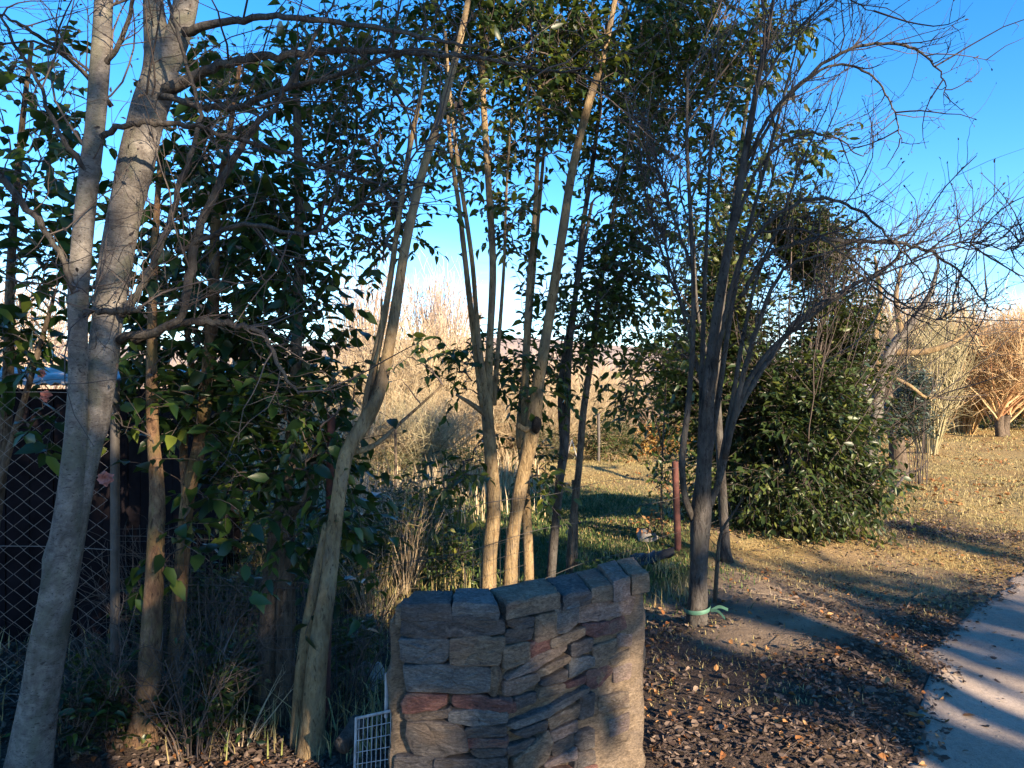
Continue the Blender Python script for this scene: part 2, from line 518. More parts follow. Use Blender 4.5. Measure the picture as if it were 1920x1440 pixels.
def ground_material():
    m, nt, b = new_mat('earth')
    co = nt.nodes.new('ShaderNodeNewGeometry').outputs['Position']
    g = nd(nt, 'ShaderNodeAttribute', attribute_name='grass').outputs['Fac']
    lw = nd(nt, 'ShaderNodeAttribute', attribute_name='lawn').outputs['Fac']
    li = nd(nt, 'ShaderNodeAttribute', attribute_name='litter').outputs['Fac']
    n1 = noise(nt, co, 2.2, 8, 0.65); n2 = noise(nt, co, 22, 8, 0.7); n3 = noise(nt, co, 90, 4, 0.7); n4 = noise(nt, co, 0.7, 5, 0.6)
    dirt = ramp(nt, n1, [(0.3, (0.22, 0.16, 0.11)), (0.5, (0.34, 0.255, 0.18)), (0.7, (0.46, 0.35, 0.255))])
    dirt = mixc(nt, 0.5, dirt, ramp(nt, n2, [(0.3, (0.5, 0.48, 0.46)), (0.65, (1.1, 1.1, 1.1))]), 'MULTIPLY')
    dry = ramp(nt, n2, [(0.3, (0.20, 0.145, 0.065)), (0.5, (0.38, 0.28, 0.125)), (0.7, (0.52, 0.385, 0.18))])
    dry = mixc(nt, ramp(nt, n4, [(0.42, (0, 0, 0)), (0.62, (0.8, 0.8, 0.8))]), dry, ramp(nt, n3, [(0.3, (0.22, 0.12, 0.05)), (0.7, (0.48, 0.32, 0.13))]))
    grn = ramp(nt, n2, [(0.3, (0.035, 0.060, 0.022)), (0.55, (0.075, 0.105, 0.035)), (0.75, (0.15, 0.15, 0.07))])
    lit = ramp(nt, n3, [(0.3, (0.045, 0.034, 0.028)), (0.55, (0.11, 0.082, 0.066)), (0.75, (0.20, 0.15, 0.12))])

    def soft(a, w):
        s = nt.nodes.new('ShaderNodeMath'); s.operation = 'ADD'
        nt.links.new(a, s.inputs[0]); nt.links.new(n2, s.inputs[1])
        r = nt.nodes.new('ShaderNodeMapRange')
        r.inputs['From Min'].default_value = 0.95 - w; r.inputs['From Max'].default_value = 0.95 + w
        nt.links.new(s.outputs[0], r.inputs['Value'])
        return r.outputs[0]
    c = mixc(nt, soft(g, 0.25), dirt, dry)
    c = mixc(nt, soft(lw, 0.3), c, grn)
    c = mixc(nt, soft(li, 0.2), c, lit)
    nt.links.new(c, b.inputs['Base Color'])
    b.inputs['Roughness'].default_value = 0.95
    b.inputs['Specular IOR Level'].default_value = 0.1
    h = nt.nodes.new('ShaderNodeMath'); h.operation = 'ADD'
    nt.links.new(n2, h.inputs[0]); nt.links.new(n3, h.inputs[1])
    bump(nt, b, h.outputs[0], 1.0, 0.035)
    return m


def path_material():
    m, nt, b = new_mat('road_sand')
    co = nt.nodes.new('ShaderNodeNewGeometry').outputs['Position']
    n1 = noise(nt, co, 1.3, 8, 0.6); n2 = noise(nt, co, 40, 8, 0.75); n3 = noise(nt, co, 160, 3, 0.7)
    c = ramp(nt, n1, [(0.3, (0.23, 0.185, 0.15)), (0.5, (0.32, 0.26, 0.21)), (0.7, (0.40, 0.33, 0.275))])
    c = mixc(nt, 0.55, c, ramp(nt, n2, [(0.28, (0.5, 0.48, 0.47)), (0.55, (1, 1, 1)), (0.75, (1.15, 1.12, 1.1))]), 'MULTIPLY')
    c = mixc(nt, 0.35, c, ramp(nt, n3, [(0.35, (0.4, 0.4, 0.4)), (0.6, (1.1, 1.1, 1.1))]), 'MULTIPLY')
    nt.links.new(c, b.inputs['Base Color'])
    b.inputs['Roughness'].default_value = 0.95
    b.inputs['Specular IOR Level'].default_value = 0.15
    bump(nt, b, n2, 0.5, 0.012)
    return m


def stone_material(name, dark, mid, light, stain):
    m, nt, b = new_mat(name)
    oi = nt.nodes.new('ShaderNodeObjectInfo')
    t = nt.nodes.new('ShaderNodeTexCoord')
    ad = nt.nodes.new('ShaderNodeVectorMath'); ad.operation = 'ADD'
    sc_ = nt.nodes.new('ShaderNodeVectorMath'); sc_.operation = 'SCALE'
    cmb = nt.nodes.new('ShaderNodeCombineXYZ')
    for k in range(3): nt.links.new(oi.outputs['Random'], cmb.inputs[k])
    nt.links.new(cmb.outputs[0], sc_.inputs[0]); sc_.inputs['Scale'].default_value = 31.0
    nt.links.new(t.outputs['Object'], ad.inputs[0]); nt.links.new(sc_.outputs[0], ad.inputs[1])
    mpn = nt.nodes.new('ShaderNodeMapping'); mpn.inputs['Scale'].default_value = (1, 1, 2.6)
    nt.links.new(ad.outputs[0], mpn.inputs['Vector'])
    v = mpn.outputs[0]
    f = noise(nt, v, 14, 10, 0.72, 0.9)
    c = ramp(nt, f, [(0.34, dark), (0.5, mid), (0.64, light)])
    f2 = noise(nt, v, 4, 5, 0.6, 0.8)
    c = mixc(nt, ramp(nt, f2, [(0.48, (0, 0, 0)), (0.64, (0.8, 0.8, 0.8))]), c, stain)
    f3 = noise(nt, v, 75, 6, 0.75)
    c = mixc(nt, 0.7, c, ramp(nt, f3, [(0.36, (0.30, 0.30, 0.30)), (0.5, (0.95, 0.95, 0.95)), (0.63, (1.5, 1.5, 1.45))]), 'MULTIPLY')
    nt.links.new(c, b.inputs['Base Color'])
    b.inputs['Roughness'].default_value = 0.88
    b.inputs['Specular IOR Level'].default_value = 0.25
    h = nt.nodes.new('ShaderNodeMath'); h.operation = 'ADD'
    nt.links.new(f, h.inputs[0]); nt.links.new(f3, h.inputs[1])
    bump(nt, b, h.outputs[0], 0.9, 0.015)
    return m


M['earth'] = ground_material()
M['road'] = path_material()
M['slate'] = stone_material('slate', (0.05, 0.045, 0.044), (0.092, 0.083, 0.08), (0.15, 0.132, 0.122), (0.115, 0.088, 0.07))
M['slate_blue'] = stone_material('slate_blue', (0.075, 0.08, 0.083), (0.13, 0.132, 0.132), (0.20, 0.192, 0.18), (0.13, 0.105, 0.088))
M['maroon'] = stone_material('maroon', (0.08, 0.042, 0.038), (0.14, 0.068, 0.060), (0.20, 0.11, 0.09), (0.16, 0.12, 0.10))
M['buff'] = stone_material('buff', (0.10, 0.078, 0.058), (0.18, 0.138, 0.10), (0.26, 0.205, 0.155), (0.14, 0.10, 0.08))
M['rose'] = stone_material('rose', (0.13, 0.092, 0.078), (0.22, 0.162, 0.138), (0.30, 0.235, 0.20), (0.17, 0.13, 0.10))
M['mortar'] = stone_material('mortar', (0.12, 0.088, 0.06), (0.20, 0.148, 0.102), (0.28, 0.213, 0.15), (0.15, 0.115, 0.09))
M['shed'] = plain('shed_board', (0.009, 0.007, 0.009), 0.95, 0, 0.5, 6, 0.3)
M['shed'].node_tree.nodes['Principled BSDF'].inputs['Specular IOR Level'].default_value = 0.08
M['roof_tin'] = plain('roof_tin', (0.35, 0.33, 0.31), 0.55, 0.3, 0.3, 9)
M['wire'] = plain('galvanised_wire', (0.20, 0.175, 0.16), 0.6, 0.4, 0.3, 30)
M['old_wire'] = plain('old_wire', (0.075, 0.07, 0.068), 0.7, 0.2, 0.3, 30)
M['rust_post'] = plain('red_post', (0.075, 0.024, 0.019), 0.85, 0, 0.45, 25, 0.3)
M['grey_post'] = plain('grey_post', (0.085, 0.075, 0.068), 0.7, 0.2, 0.3, 20, 0.3)
M['white_wire'] = plain('white_wire', (0.36, 0.36, 0.37), 0.6, 0.1, 0.4, 30)
M['black_plastic'] = plain('black_plastic', (0.008, 0.008, 0.009), 0.6, 0, 0.3, 12)
M['ribbon'] = plain('green_tape', (0.06, 0.15, 0.105), 0.6, 0, 0.3, 12)
M['petal'] = plain('petal', (0.26, 0.10, 0.085), 0.7, 0, 0.3, 40)
M['concrete'] = plain('old_concrete', (0.22, 0.20, 0.18), 0.9, 0, 0.35, 14, 0.5)
M['hill'] = plain('hill_scrub', (0.33, 0.25, 0.20), 0.95, 0, 0.35, 0.12, 0.0)

# ------------------------------------------------------------------ the setting: ground, road, hill
def graded(lo, near0, near1, hi, step, grow=1.12):
    mid = np.arange(near0, near1 + step / 2, step)
    up = [near1]; s = step
    while up[-1] < hi: s *= grow; up.append(up[-1] + s)
    dn = [near0]; s = step
    while dn[-1] > lo: s *= grow; dn.append(dn[-1] - s)
    return np.concatenate([np.array(dn[1:])[::-1], mid, np.array(up[1:])])


def cover(x, y):
    """what grows or lies on the ground: dry grass, green lawn, leaf litter (0..1 each)"""
    s = path_side(x, y)
    n = vnoise(x * 0.9, y * 0.9, 21); n2 = vnoise(x * 2.4, y * 2.4, 22)
    grass = 0.25 + 0.75 * sstep(3.6, 8.5, y + 1.2 * (n - 0.5) * 2) * sstep(-0.6, 1.2, x) + 0.0 * x
    grass = np.maximum(grass, sstep(9.0, 11, y))
    grass = grass * (0.55 + 0.6 * n2)
    bare = np.exp(-(((x - 1.55) / 0.75) ** 2 + ((y - 5.2) / 0.55) ** 2)) + 0.9 * np.exp(-(((x - 1.5) / 0.45) ** 2 + ((y - 4.25) / 0.3) ** 2)) + np.exp(-(((x - 0.75) / 0.35) ** 2 + ((y - 5.6) / 0.6) ** 2))
    grass = grass * (1 - np.clip(bare, 0, 1))
    lawn = sstep(4.6, 6.0, y) * (1 - sstep(10.0, 12.5, y + 1.5 * (n - 0.5))) * (1 - sstep(1.0, 1.9, x - 0.07 * (y - 5))) * sstep(-5, -1, x) * (0.8 + 0.4 * n2)
    lawn = np.maximum(lawn, 0.6 * sstep(26, 32, y) * sstep(0.5, 0.7, n))
    litter = (1 - sstep(4.2, 6.4, y + 0.8 * (n - 0.5))) * (1 - np.clip(1.15 * bare, 0, 1)) * (0.55 + 0.7 * n2)
    litter = np.maximum(litter, np.exp(-(((x - 4.0) / 2.0) ** 2 + ((y - 8.0) / 1.0) ** 2)) * (0.5 + 0.5 * n2))
    litter = np.maximum(litter, (1 - sstep(-0.8, 0.0, x)) * (1 - sstep(5.0, 7.5, y)) * 0.8)
    litter = litter * (1 - sstep(-0.05, 0.15, s))
    return np.clip(grass, 0, 1), np.clip(lawn, 0, 1), np.clip(litter, 0, 1)


gx = graded(-420, -4.5, 6.0, 420, 0.07, 1.10)
gy = graded(-60, 1.6, 10.5, 700, 0.07, 1.07)
XX, YY = np.meshgrid(gx, gy)
ZZ = ground_z(XX, YY)
nyv, nxv = XX.shape
idx = np.arange(nxv * nyv).reshape(nyv, nxv)
mb = MB()
mb.add(np.stack([XX, YY, ZZ], -1).reshape(-1, 3), q=np.stack([idx[:-1, :-1], idx[:-1, 1:], idx[1:, 1:], idx[1:, :-1]], -1).reshape(-1, 4))
ground = mb.build('ground', M['earth'])
tag(ground, 'uneven sandy ground with dead leaves and dry grass', 'ground', kind='structure')
for nm, arr in zip(('grass', 'lawn', 'litter'), cover(XX, YY)):
    at = ground.data.attributes.new(nm, 'FLOAT', 'POINT')
    at.data.foreach_set('value', arr.astype(np.float32).ravel())

# sandy road: its own sheet, a few millimetres above the ground, following its edge
ys = graded(-25, 2.0, 9.0, 60, 0.06, 1.08)
rows = []
ks = np.concatenate([[0, 0.02, 0.06], np.linspace(0.15, 6.0, 26)])
for y in ys:
    lo_, hi_ = -60.0, 60.0
    for _ in range(40):
        mid_ = (lo_ + hi_) / 2
        if path_side(mid_, y) > 0: hi_ = mid_
        else: lo_ = mid_
    rows.append(hi_ + ks)
RX = np.array(rows); RY = np.repeat(ys[:, None], len(ks), 1)
RZ = ground_z(RX, RY) + 0.006
RZ[:, 0] -= 0.03
idx = np.arange(RX.size).reshape(RX.shape)
mb = MB()
mb.add(np.stack([RX, RY, RZ], -1).reshape(-1, 3), q=np.stack([idx[:-1, :-1], idx[:-1, 1:], idx[1:, 1:], idx[1:, :-1]], -1).reshape(-1, 4))
tag(mb.build('road', M['road']), 'pale sandy track beside the leaf covered verge', 'road', kind='structure')

# far hillside behind the thicket
hx = np.linspace(-360, 300, 120); hy = np.linspace(120, 420, 30)
HX, HY = np.meshgrid(hx, hy)
HZ = -4 + 26 * sstep(120, 330, HY) * (0.55 + 0.45 * vnoise(HX * 0.008 + 3, HY * 0.006, 31)) * (1 - 0.45 * sstep(-20, 160, HX)) + 2.0 * vnoise(HX * 0.06, HY * 0.06, 32)
idx = np.arange(HX.size).reshape(HX.shape)
mb = MB()
mb.add(np.stack([HX, HY, HZ], -1).reshape(-1, 3), q=np.stack([idx[:-1, :-1], idx[:-1, 1:], idx[1:, 1:], idx[1:, :-1]], -1).reshape(-1, 4))
tag(mb.build('hill', M['hill']), 'far pinkish scrub covered hillside', 'hill', kind='structure')

# ------------------------------------------------------------------ stone wall
WT = 0.84                                          # height of the wall's top
A_ = P(738, 1130, 2.60); K_ = P(942, 1132, 2.57); B_ = P(1200, 1083, 2.93)
A_[2] = K_[2] = B_[2] = WT
WBASE = np.array([0.05, 2.8, 0.0])
wall = thing('stone_wall', 'low mortared stone wall of slate and maroon blocks', 'wall', WBASE)


def face_frame(p0, p1):
    e = p1 - p0; e[2] = 0; L = np.linalg.norm(e); e = e / L
    n = np.array([e[1], -e[0], 0.0])
    return p0, e, n, L


def ray_to_face(px, py, fr):
    p0, e, n, L = fr
    d = np.array([(px - 960) / FPX, 1.0, -(py - 720) / FPX]); o = np.array([0, 0, EYE])
    t = np.dot(p0 - o, n) / np.dot(d, n)
    q = o + t * d
    return np.array([np.dot(q - p0, e), q[2]])


def densify(poly, step):
    out = []
    n = len(poly)
    for i in range(n):
        a, b = poly[i], poly[(i + 1) % n]
        k = max(1, int(round(np.linalg.norm(b - a) / step)))
        for j in range(k): out.append(a + (b - a) * j / k)
    return np.array(out)


def stone(poly, fr, mat, proud, name='stone'):
    p0, e, n, L = fr
    poly = np.array(poly)
    c = poly.mean(0)
    poly = c + (poly - c) * (1 + 0.010 / np.maximum(np.linalg.norm(poly - c, axis=1, keepdims=True), 0.02))
    size = np.ptp(poly, axis=0)
    # rounded corners: cut, then jitter
    cut = []
    m = len(poly)
    for i in range(m):
        a, b, d = poly[i - 1], poly[i], poly[(i + 1) % m]
        f1 = min(0.35, 0.007 / max(np.linalg.norm(a - b), 1e-4)); f2 = min(0.35, 0.007 / max(np.linalg.norm(d - b), 1e-4))
        cut += [b + (a - b) * f1, b + (d - b) * f2]
    ring = densify(np.array(cut), 0.035)
    ring = ring + rng.normal(0, 0.0016, ring.shape)
    mn = min(size)
    ins = lambda k: c + (ring - c) * (1 - np.minimum(0.5, k / np.maximum(np.linalg.norm(ring - c, axis=1, keepdims=True), 1e-4)))
    tilt = rng.normal(0, 0.05, 2)

    def lift(r2, d):
        dd = d + (r2 - c) @ tilt * (1 if np.ndim(d) else (1.0 if d > 0 else 0.0))
        return p0[None] * [1, 1, 0] + r2[:, :1] * e[None] + np.array([0, 0, 1.0])[None] * r2[:, 1:2] + n[None] * np.reshape(dd, (-1, 1))
    k = len(ring)
    r1 = ring; r2 = ins(min(0.003, mn * 0.05)); r3 = ins(min(0.010, mn * 0.14)); r4 = c + (ring - c) * 0.55
    V = [lift(r1, np.full(k, -0.03)), lift(r1, np.full(k, proud - 0.004)), lift(r2, np.full(k, proud - 0.0005)),
         lift(r3, proud + rng.normal(0.0008, 0.0014, k)), lift(c + (ring - c) * 0.78, proud + rng.normal(0.001, 0.0018, k)), lift(r4, proud + rng.normal(0.001, 0.0020, k)), lift(c + (ring - c) * 0.28, proud + rng.normal(0.001, 0.0018, k)), lift(c[None], np.array([proud + 0.001]))]
    V = np.vstack(V)
    q = []; t = []
    for s in range(6):
        for i in range(k):
            j = (i + 1) % k
            q.append([s * k + i, s * k + j, (s + 1) * k + j, (s + 1) * k + i])
    for i in range(k): t.append([6 * k + i, 6 * k + (i + 1) % k, 7 * k])
    mb = MB(); mb.add(V, q=q, t=t)
    ctr = V.mean(0)
    me = mb.mesh(name, ctr, False)
    me.materials.append(mat)
    o = bpy.data.objects.new(name, me); COL.objects.link(o)
    o.parent = wall; o.location = Vector(ctr - WBASE)
    return o


frL = face_frame(A_.copy(), K_.copy()); frR = face_frame(K_.copy(), B_.copy())
left_stones = [
    ('slate', [(150, 305), (490, 310), (480, 430), (340, 432), (150, 410)]),
    ('slate', [(500, 300), (520, 268), (720, 265), (905, 300), (915, 395), (740, 410), (490, 418)]),
    ('slate_blue', [(145, 440), (510, 452), (495, 560), (450, 615), (300, 620), (150, 610)]),
    ('buff', [(525, 440), (740, 428), (912, 432), (905, 530), (880, 632), (600, 630), (525, 610)]),
    ('slate_blue', [(165, 650), (560, 645), (812, 665), (798, 840), (620, 850), (190, 840)]),
    ('buff', [(832, 672), (888, 662), (893, 740), (865, 878), (818, 850)]),
    ('maroon', [(190, 866), (470, 876), (473, 930), (400, 980), (165, 1008), (150, 950)]),
    ('maroon', [(545, 882), (740, 888), (965, 915), (968, 980), (740, 976), (545, 962)]),
    ('slate', [(165, 1024), (440, 990), (505, 965), (500, 1045), (190, 1075)]),
    ('slate_blue', [(520, 992), (740, 992), (940, 1012), (943, 1072), (740, 1092), (520, 1068)]),
    ('slate', [(190, 1092), (340, 1078), (560, 1092), (620, 1150), (635, 1285), (430, 1330), (240, 1320), (182, 1190)]),
    ('slate', [(650, 1120), (760, 1107), (930, 1130), (928, 1188), (642, 1180)]),
    ('maroon', [(650, 1197), (930, 1207), (938, 1258), (655, 1266)]),
    ('slate', [(690, 1282), (928, 1272), (933, 1320), (760, 1335), (684, 1310)]),
    ('slate', [(100, 1350), (398, 1348), (400, 1500), (92, 1510)]),
    ('slate', [(412, 1350), (933, 1364), (930, 1500), (412, 1498)]),
    ('maroon', [(95, 1525), (520, 1518), (525, 1640), (100, 1650)]),
    ('slate', [(540, 1518), (930, 1516), (932, 1600), (545, 1640)]),
    ('slate_blue', [(100, 1668), (430, 1660), (440, 1790), (100, 1800)]),
    ('slate', [(455, 1660), (925, 1620), (930, 1780), (455, 1790)]),
]
for mt, pl in left_stones:
    poly = [ray_to_face(720 + x / 4.116, 1090 + y / 4.116, frL) for x, y in pl]
    stone(poly, frL, M[mt], rng.uniform(0.010, 0.022))
right_stones = [
    ('slate_blue', [(402, 352), (545, 322), (540, 440), (470, 508), (402, 528)]),
    ('rose', [(560, 302), (848, 284), (843, 398), (700, 430), (548, 458)]),
    ('rose', [(860, 292), (938, 282), (910, 388), (852, 398)]),
    ('maroon', [(592, 466), (738, 452), (743, 528), (660, 543), (602, 528)]),
    ('maroon', [(755, 457), (860, 424), (878, 488), (840, 508), (757, 528)]),
    ('slate', [(78, 432), (240, 422), (240, 478), (120, 490), (92, 470)]),
    ('slate', [(80, 512), (240, 492), (215, 568), (62, 598)]),
    ('buff', [(52, 622), (208, 592), (213, 688), (160, 718), (52, 758)]),
    ('maroon', [(226, 602), (348, 562), (358, 638), (262, 688), (222, 688)]),
    ('buff', [(262, 424), (388, 396), (393, 538), (330, 558), (262, 588)]),
    ('buff', [(370, 566), (578, 486), (580, 538), (480, 580), (370, 618)]),
    ('rose', [(110, 780), (262, 690), (470, 598), (460, 648), (260, 758), (62, 828)]),
    ('buff', [(272, 784), (478, 676), (480, 718), (302, 826)]),
    ('slate', [(502, 598), (640, 562), (622, 638), (502, 678)]),
    ('buff', [(652, 624), (818, 574), (808, 658), (672, 708)]),
    ('rose', [(832, 544), (918, 544), (908, 616), (832, 618)]),
    ('slate_blue', [(492, 702), (648, 688), (658, 738), (492, 826)]),
    ('buff', [(772, 702), (898, 646), (898, 688), (792, 746)]),
    ('maroon', [(612, 792), (758, 756), (788, 792), (700, 886), (622, 908)]),
    ('rose', [(802, 774), (908, 736), (898, 826), (802, 856)]),
    ('rose', [(62, 852), (268, 804), (286, 850), (150, 926), (62, 946)]),
    ('slate', [(302, 852), (468, 776), (458, 848), (302, 878)]),
    ('buff', [(302, 894), (448, 866), (430, 926), (284, 964)]),
    ('maroon', [(472, 874), (588, 816), (590, 864), (482, 898)]),
    ('slate', [(124, 962), (276, 936), (258, 998), (132, 1036)]),
    ('slate_blue', [(62, 1150), (330, 1036), (598, 888), (600, 920), (340, 1078), (150, 1166)]),
    ('buff', [(342, 1098), (548, 1008), (540, 1088), (362, 1168)]),
    ('slate', [(562, 964), (648, 936), (640, 1066), (554, 1096)]),
    ('rose', [(364, 1192), (528, 1116), (530, 1188), (382, 1256)]),
    ('slate', [(542, 1204), (638, 1176), (648, 1288), (562, 1308), (524, 1250)]),
    ('slate', [(132, 1192), (328, 1116), (320, 1168), (202, 1218), (134, 1210)]),
    ('maroon', [(20, 1010), (112, 990), (110, 1050), (22, 1072)]),
    ('slate', [(72, 1294), (268, 1236), (200, 1308), (82, 1346)]),
    ('buff', [(112, 1384), (330, 1190), (366, 1270), (310, 1396), (132, 1490)]),
    ('slate', [(382, 1276), (516, 1216), (520, 1280), (390, 1356)]),
    ('rose', [(322, 1404), (518, 1296), (520, 1368), (332, 1428)]),
    ('slate', [(532, 1336), (648, 1324), (658, 1398), (524, 1436)]),
    ('maroon', [(332, 1446), (690, 1424), (680, 1528), (332, 1536)]),
    ('slate', [(60, 1530), (310, 1440), (316, 1540), (70, 1640)]),
    ('buff', [(700, 968), (880, 930), (890, 1030), (704, 1072)]),
    ('rose', [(770, 1120), (900, 1080), (892, 1180), (780, 1230)]),
    ('slate', [(60, 1660), (320, 1556), (420, 1556), (420, 1650), (70, 1760)]),
]
for mt, pl in right_stones:
    poly = [ray_to_face(930 + x / 3.6, 1040 + y / 3.6, frR) for x, y in pl]
    x_mean = np.mean([p[0] for p in pl])
    stone(poly, frR, M[mt], rng.uniform(0.006, 0.017) if x_mean < 690 else rng.uniform(0.001, 0.005))

# mortar core: a thick bent slab with lumpy faces, plastered ends
back_off = 0.20
A2 = A_ + np.array([0.03, 0.13, 0]); K2 = K_ + np.array([-0.05, 0.19, 0]); B2 = B_ + np.array([-0.01, 0.26, 0])


def lumpy_outline():
    """plan outline, counted from the left end along the front to the right end and back, with rounded ends"""
    pts = []
    a_in = A_ + (K_ - A_) * 0.05
    pts += [a_in + (K_ - a_in) * t for t in np.linspace(0, 1, 12, endpoint=False)]
    pts += [K_ + (B_ - K_) * t for t in np.linspace(0, 0.93, 22)]
    c = (B_ + B2) / 2; u = (B_ - K_) / np.linalg.norm(B_ - K_); w = (B_ - B2) / 2
    pts += [c + w * math.cos(t) + u * 0.05 * math.sin(t) for t in np.linspace(0.35, math.pi - 0.35, 9)]
    pts += [B2 + (K2 - B2) * t for t in np.linspace(0.07, 1, 16, endpoint=False)]
    pts += [K2 + (A2 - K2) * t for t in np.linspace(0, 1, 8)]
    c = (A_ + A2) / 2; w = (A2 - A_) / 2; u = np.array([-1.0, 0, 0])
    pts += [c + w * math.cos(t) + u * 0.035 * math.sin(t) for t in np.linspace(0.3, math.pi - 0.3, 8)]
    return np.array(pts)[:, :2]


ol = lumpy_outline()
mb = MB()
zs = np.concatenate([np.linspace(-0.45, WT - 0.075, 46), [WT - 0.06]])
nrm2 = np.stack([np.roll(ol[:, 1], -1) - np.roll(ol[:, 1], 1), -(np.roll(ol[:, 0], -1) - np.roll(ol[:, 0], 1))], -1)
nrm2 = unit(nrm2)
arcw = np.concatenate([[0], np.cumsum(np.linalg.norm(np.diff(ol, axis=0), axis=1))])
V = []
for z in zs:
    d = 0.020 * (vnoise(arcw * 14, np.full(len(ol), z * 14 + 5), 41) - 0.5) + 0.012 * (vnoise(arcw * 34, np.full(len(ol), z * 34), 42) - 0.5) - 0.004
    if z > WT - 0.065: d = d - 0.012
    face = (np.arange(len(ol)) < 12) * 0.022 + ((np.arange(len(ol)) >= 12) & (np.arange(len(ol)) < 27)) * 0.014
    d = d - face
    V.append(np.column_stack([ol + nrm2 * d[:, None], np.full(len(ol), z)]))
V = np.vstack(V); k = len(ol)
idx = np.arange(len(V)).reshape(len(zs), k)
q = np.stack([idx[:-1], np.roll(idx[:-1], -1, 1), np.roll(idx[1:], -1, 1), idx[1:]], -1).reshape(-1, 4)
cc = len(V)
V = np.vstack([V, [[0.03, 2.78, WT - 0.055]]])
t = [[idx[-1][i], idx[-1][(i + 1) % k], cc] for i in range(k)]
mb.add(V, q=q, t=t)
mb.build('mortar', M['mortar'], wall)

# capping slabs that span the wall's thickness
def slab(plan, z0, z1, mat, tilt=(0, 0), name='capping_stone'):
    plan = densify(np.array(plan)[:, :2], 0.04)
    plan = plan + rng.normal(0, 0.003, plan.shape)
    c = plan.mean(0); k = len(plan)

    def lay(r, z): return np.column_stack([r, z + (r - c) @ np.array(tilt) + rng.normal(0, 0.0015, len(r))])
    V = np.vstack([lay(plan * 0.985 + c * 0.015, z0), lay(plan, z0 + 0.012), lay(plan + rng.normal(0, 0.003, plan.shape), (z0 + z1) / 2), lay(plan * 0.992 + c * 0.008, z1 - 0.010),
                   lay(c + (plan - c) * 0.94, z1), lay(c + (plan - c) * 0.5, z1 + 0.003), lay(c[None], z1 + 0.003)])
    q = []; t = []
    for s in range(5):
        for i in range(k):
            j = (i + 1) % k
            q.append([s * k + i, s * k + j, (s + 1) * k + j, (s + 1) * k + i])
    for i in range(k): t.append([5 * k + i, 5 * k + (i + 1) % k, 6 * k]); t.append([(i + 1) % k, i, 0]) if 0 < i < k - 1 else None
    mb = MB(); mb.add(V, q=q, t=t)
    ctr = V.mean(0)
    me = mb.mesh(name, ctr); me.materials.append(M[mat])
    for pgn in me.polygons: pgn.use_smooth = False
    o = bpy.data.objects.new(name, me); COL.objects.link(o); o.parent = wall; o.location = Vector(ctr - WBASE)


def front(t):
    return A_ + (K_ - A_) * t if t <= 1 else K_ + (B_ - K_) * (t - 1)


def backp(t):
    return A2 + (K2 - A2) * t if t <= 1 else K2 + (B2 - K2) * (t - 1)


out = np.array([-0.006, -0.014, 0])
caps = [(0.07, 0.55, 'slate', 0.0, -0.05), (0.555, 1.0, 'slate_blue', 0.004, -0.052), (1.0, 1.375, 'buff', 0.006, -0.058),
        (1.38, 1.595, 'slate', -0.004, -0.055), (1.60, 1.755, 'buff', 0.0, -0.055), (1.76, 1.90, 'rose', 0.014, -0.06), (1.905, 2.05, 'mortar', 0.018, -0.06)]
for t0, t1, mt, dz, th in caps:
    o = out if t1 <= 1 else np.array([0.010, -0.012, 0])
    f0, f1, b0, b1 = front(t0) + o, front(t1) + o, backp(t0) - o * 0.3, backp(t1) - o * 0.3
    fm = (f0 + f1) / 2 + o * rng.uniform(-0.6, 0.8)
    slab([f0, fm, f1, b1, (b0 + b1) / 2, b0], WT + th + rng.normal(0, 0.004), WT + dz, mt, rng.normal(0, 0.02, 2))
# plaster dabs on the cap near the left end
slab([A_ + [0.005, 0, 0], front(0.09), backp(0.09), A2 + [-0.01, 0, 0]], WT - 0.09, WT - 0.02, 'mortar')

# ------------------------------------------------------------------ plant builders
def resample(s, K):
    arc = np.concatenate([[0], np.cumsum(np.linalg.norm(np.diff(s[:, :3], axis=0), axis=1))])
    t = np.linspace(0, arc[-1], K)
    return np.stack([np.interp(t, arc, s[:, i]) for i in range(s.shape[1])], -1)


def stem_world(pts, ground_base=False, rs=1.0):
    """traced stem, rows px, py, Y, r(px) -> x, y, z, r in metres"""
    w = []
    for px, py, Y, r in pts:
        p = P(px, py, Y); w.append([p[0], p[1], p[2], r * rs * Y / FPX])
    w = np.array(w)
    if ground_base:
        w[0, 2] = float(ground_z(w[0, 0], w[0, 1])) - 0.06
    return w


def spawn(par, n, lmin, lmax, tmin=0.15, tmax=1.0, spread=0.9, up=0.3, r=0.003, K=6, wig=0.22, r_end=0.35, fwd=0.7, pull=(0, 0, 0)):
    """n side shoots from the polylines par (M,K,3)"""
    Mn, Kp, _ = par.shape
    m = rng.integers(0, Mn, n)
    t = (tmin + (tmax - tmin) * rng.random(n)) * (Kp - 1)
    i = np.minimum(t.astype(int), Kp - 2); f = (t - i)[:, None]
    p0 = par[m, i] * (1 - f) + par[m, i + 1] * f
    tg = unit(par[m, i + 1] - par[m, i])
    rp = unit(rng.normal(0, 1, (n, 3)))
    rp = unit(rp - tg * (rp * tg).sum(1, keepdims=True))
    d = unit(tg * fwd + rp * spread + np.array([0, 0, up]) + np.asarray(pull) * rng.random((n, 1)))
    L = lmin + (lmax - lmin) * rng.random(n) ** 1.5
    pts = [p0]; bend = rng.normal(0, wig, (n, 3))
    for k in range(K - 1):
        d = unit(d + bend * 0.5 + rng.normal(0, wig * 0.6, (n, 3)) + np.array([0, 0, up * 0.18]))
        pts.append(pts[-1] + d * (L / (K - 1))[:, None])
    C = np.stack(pts, 1)
    rr = np.asarray(r) * (0.6 + 0.8 * rng.random(n)) * (0.5 + 0.5 * L / lmax)
    R = rr[:, None] * np.linspace(1, r_end, K)[None]
    return C, R


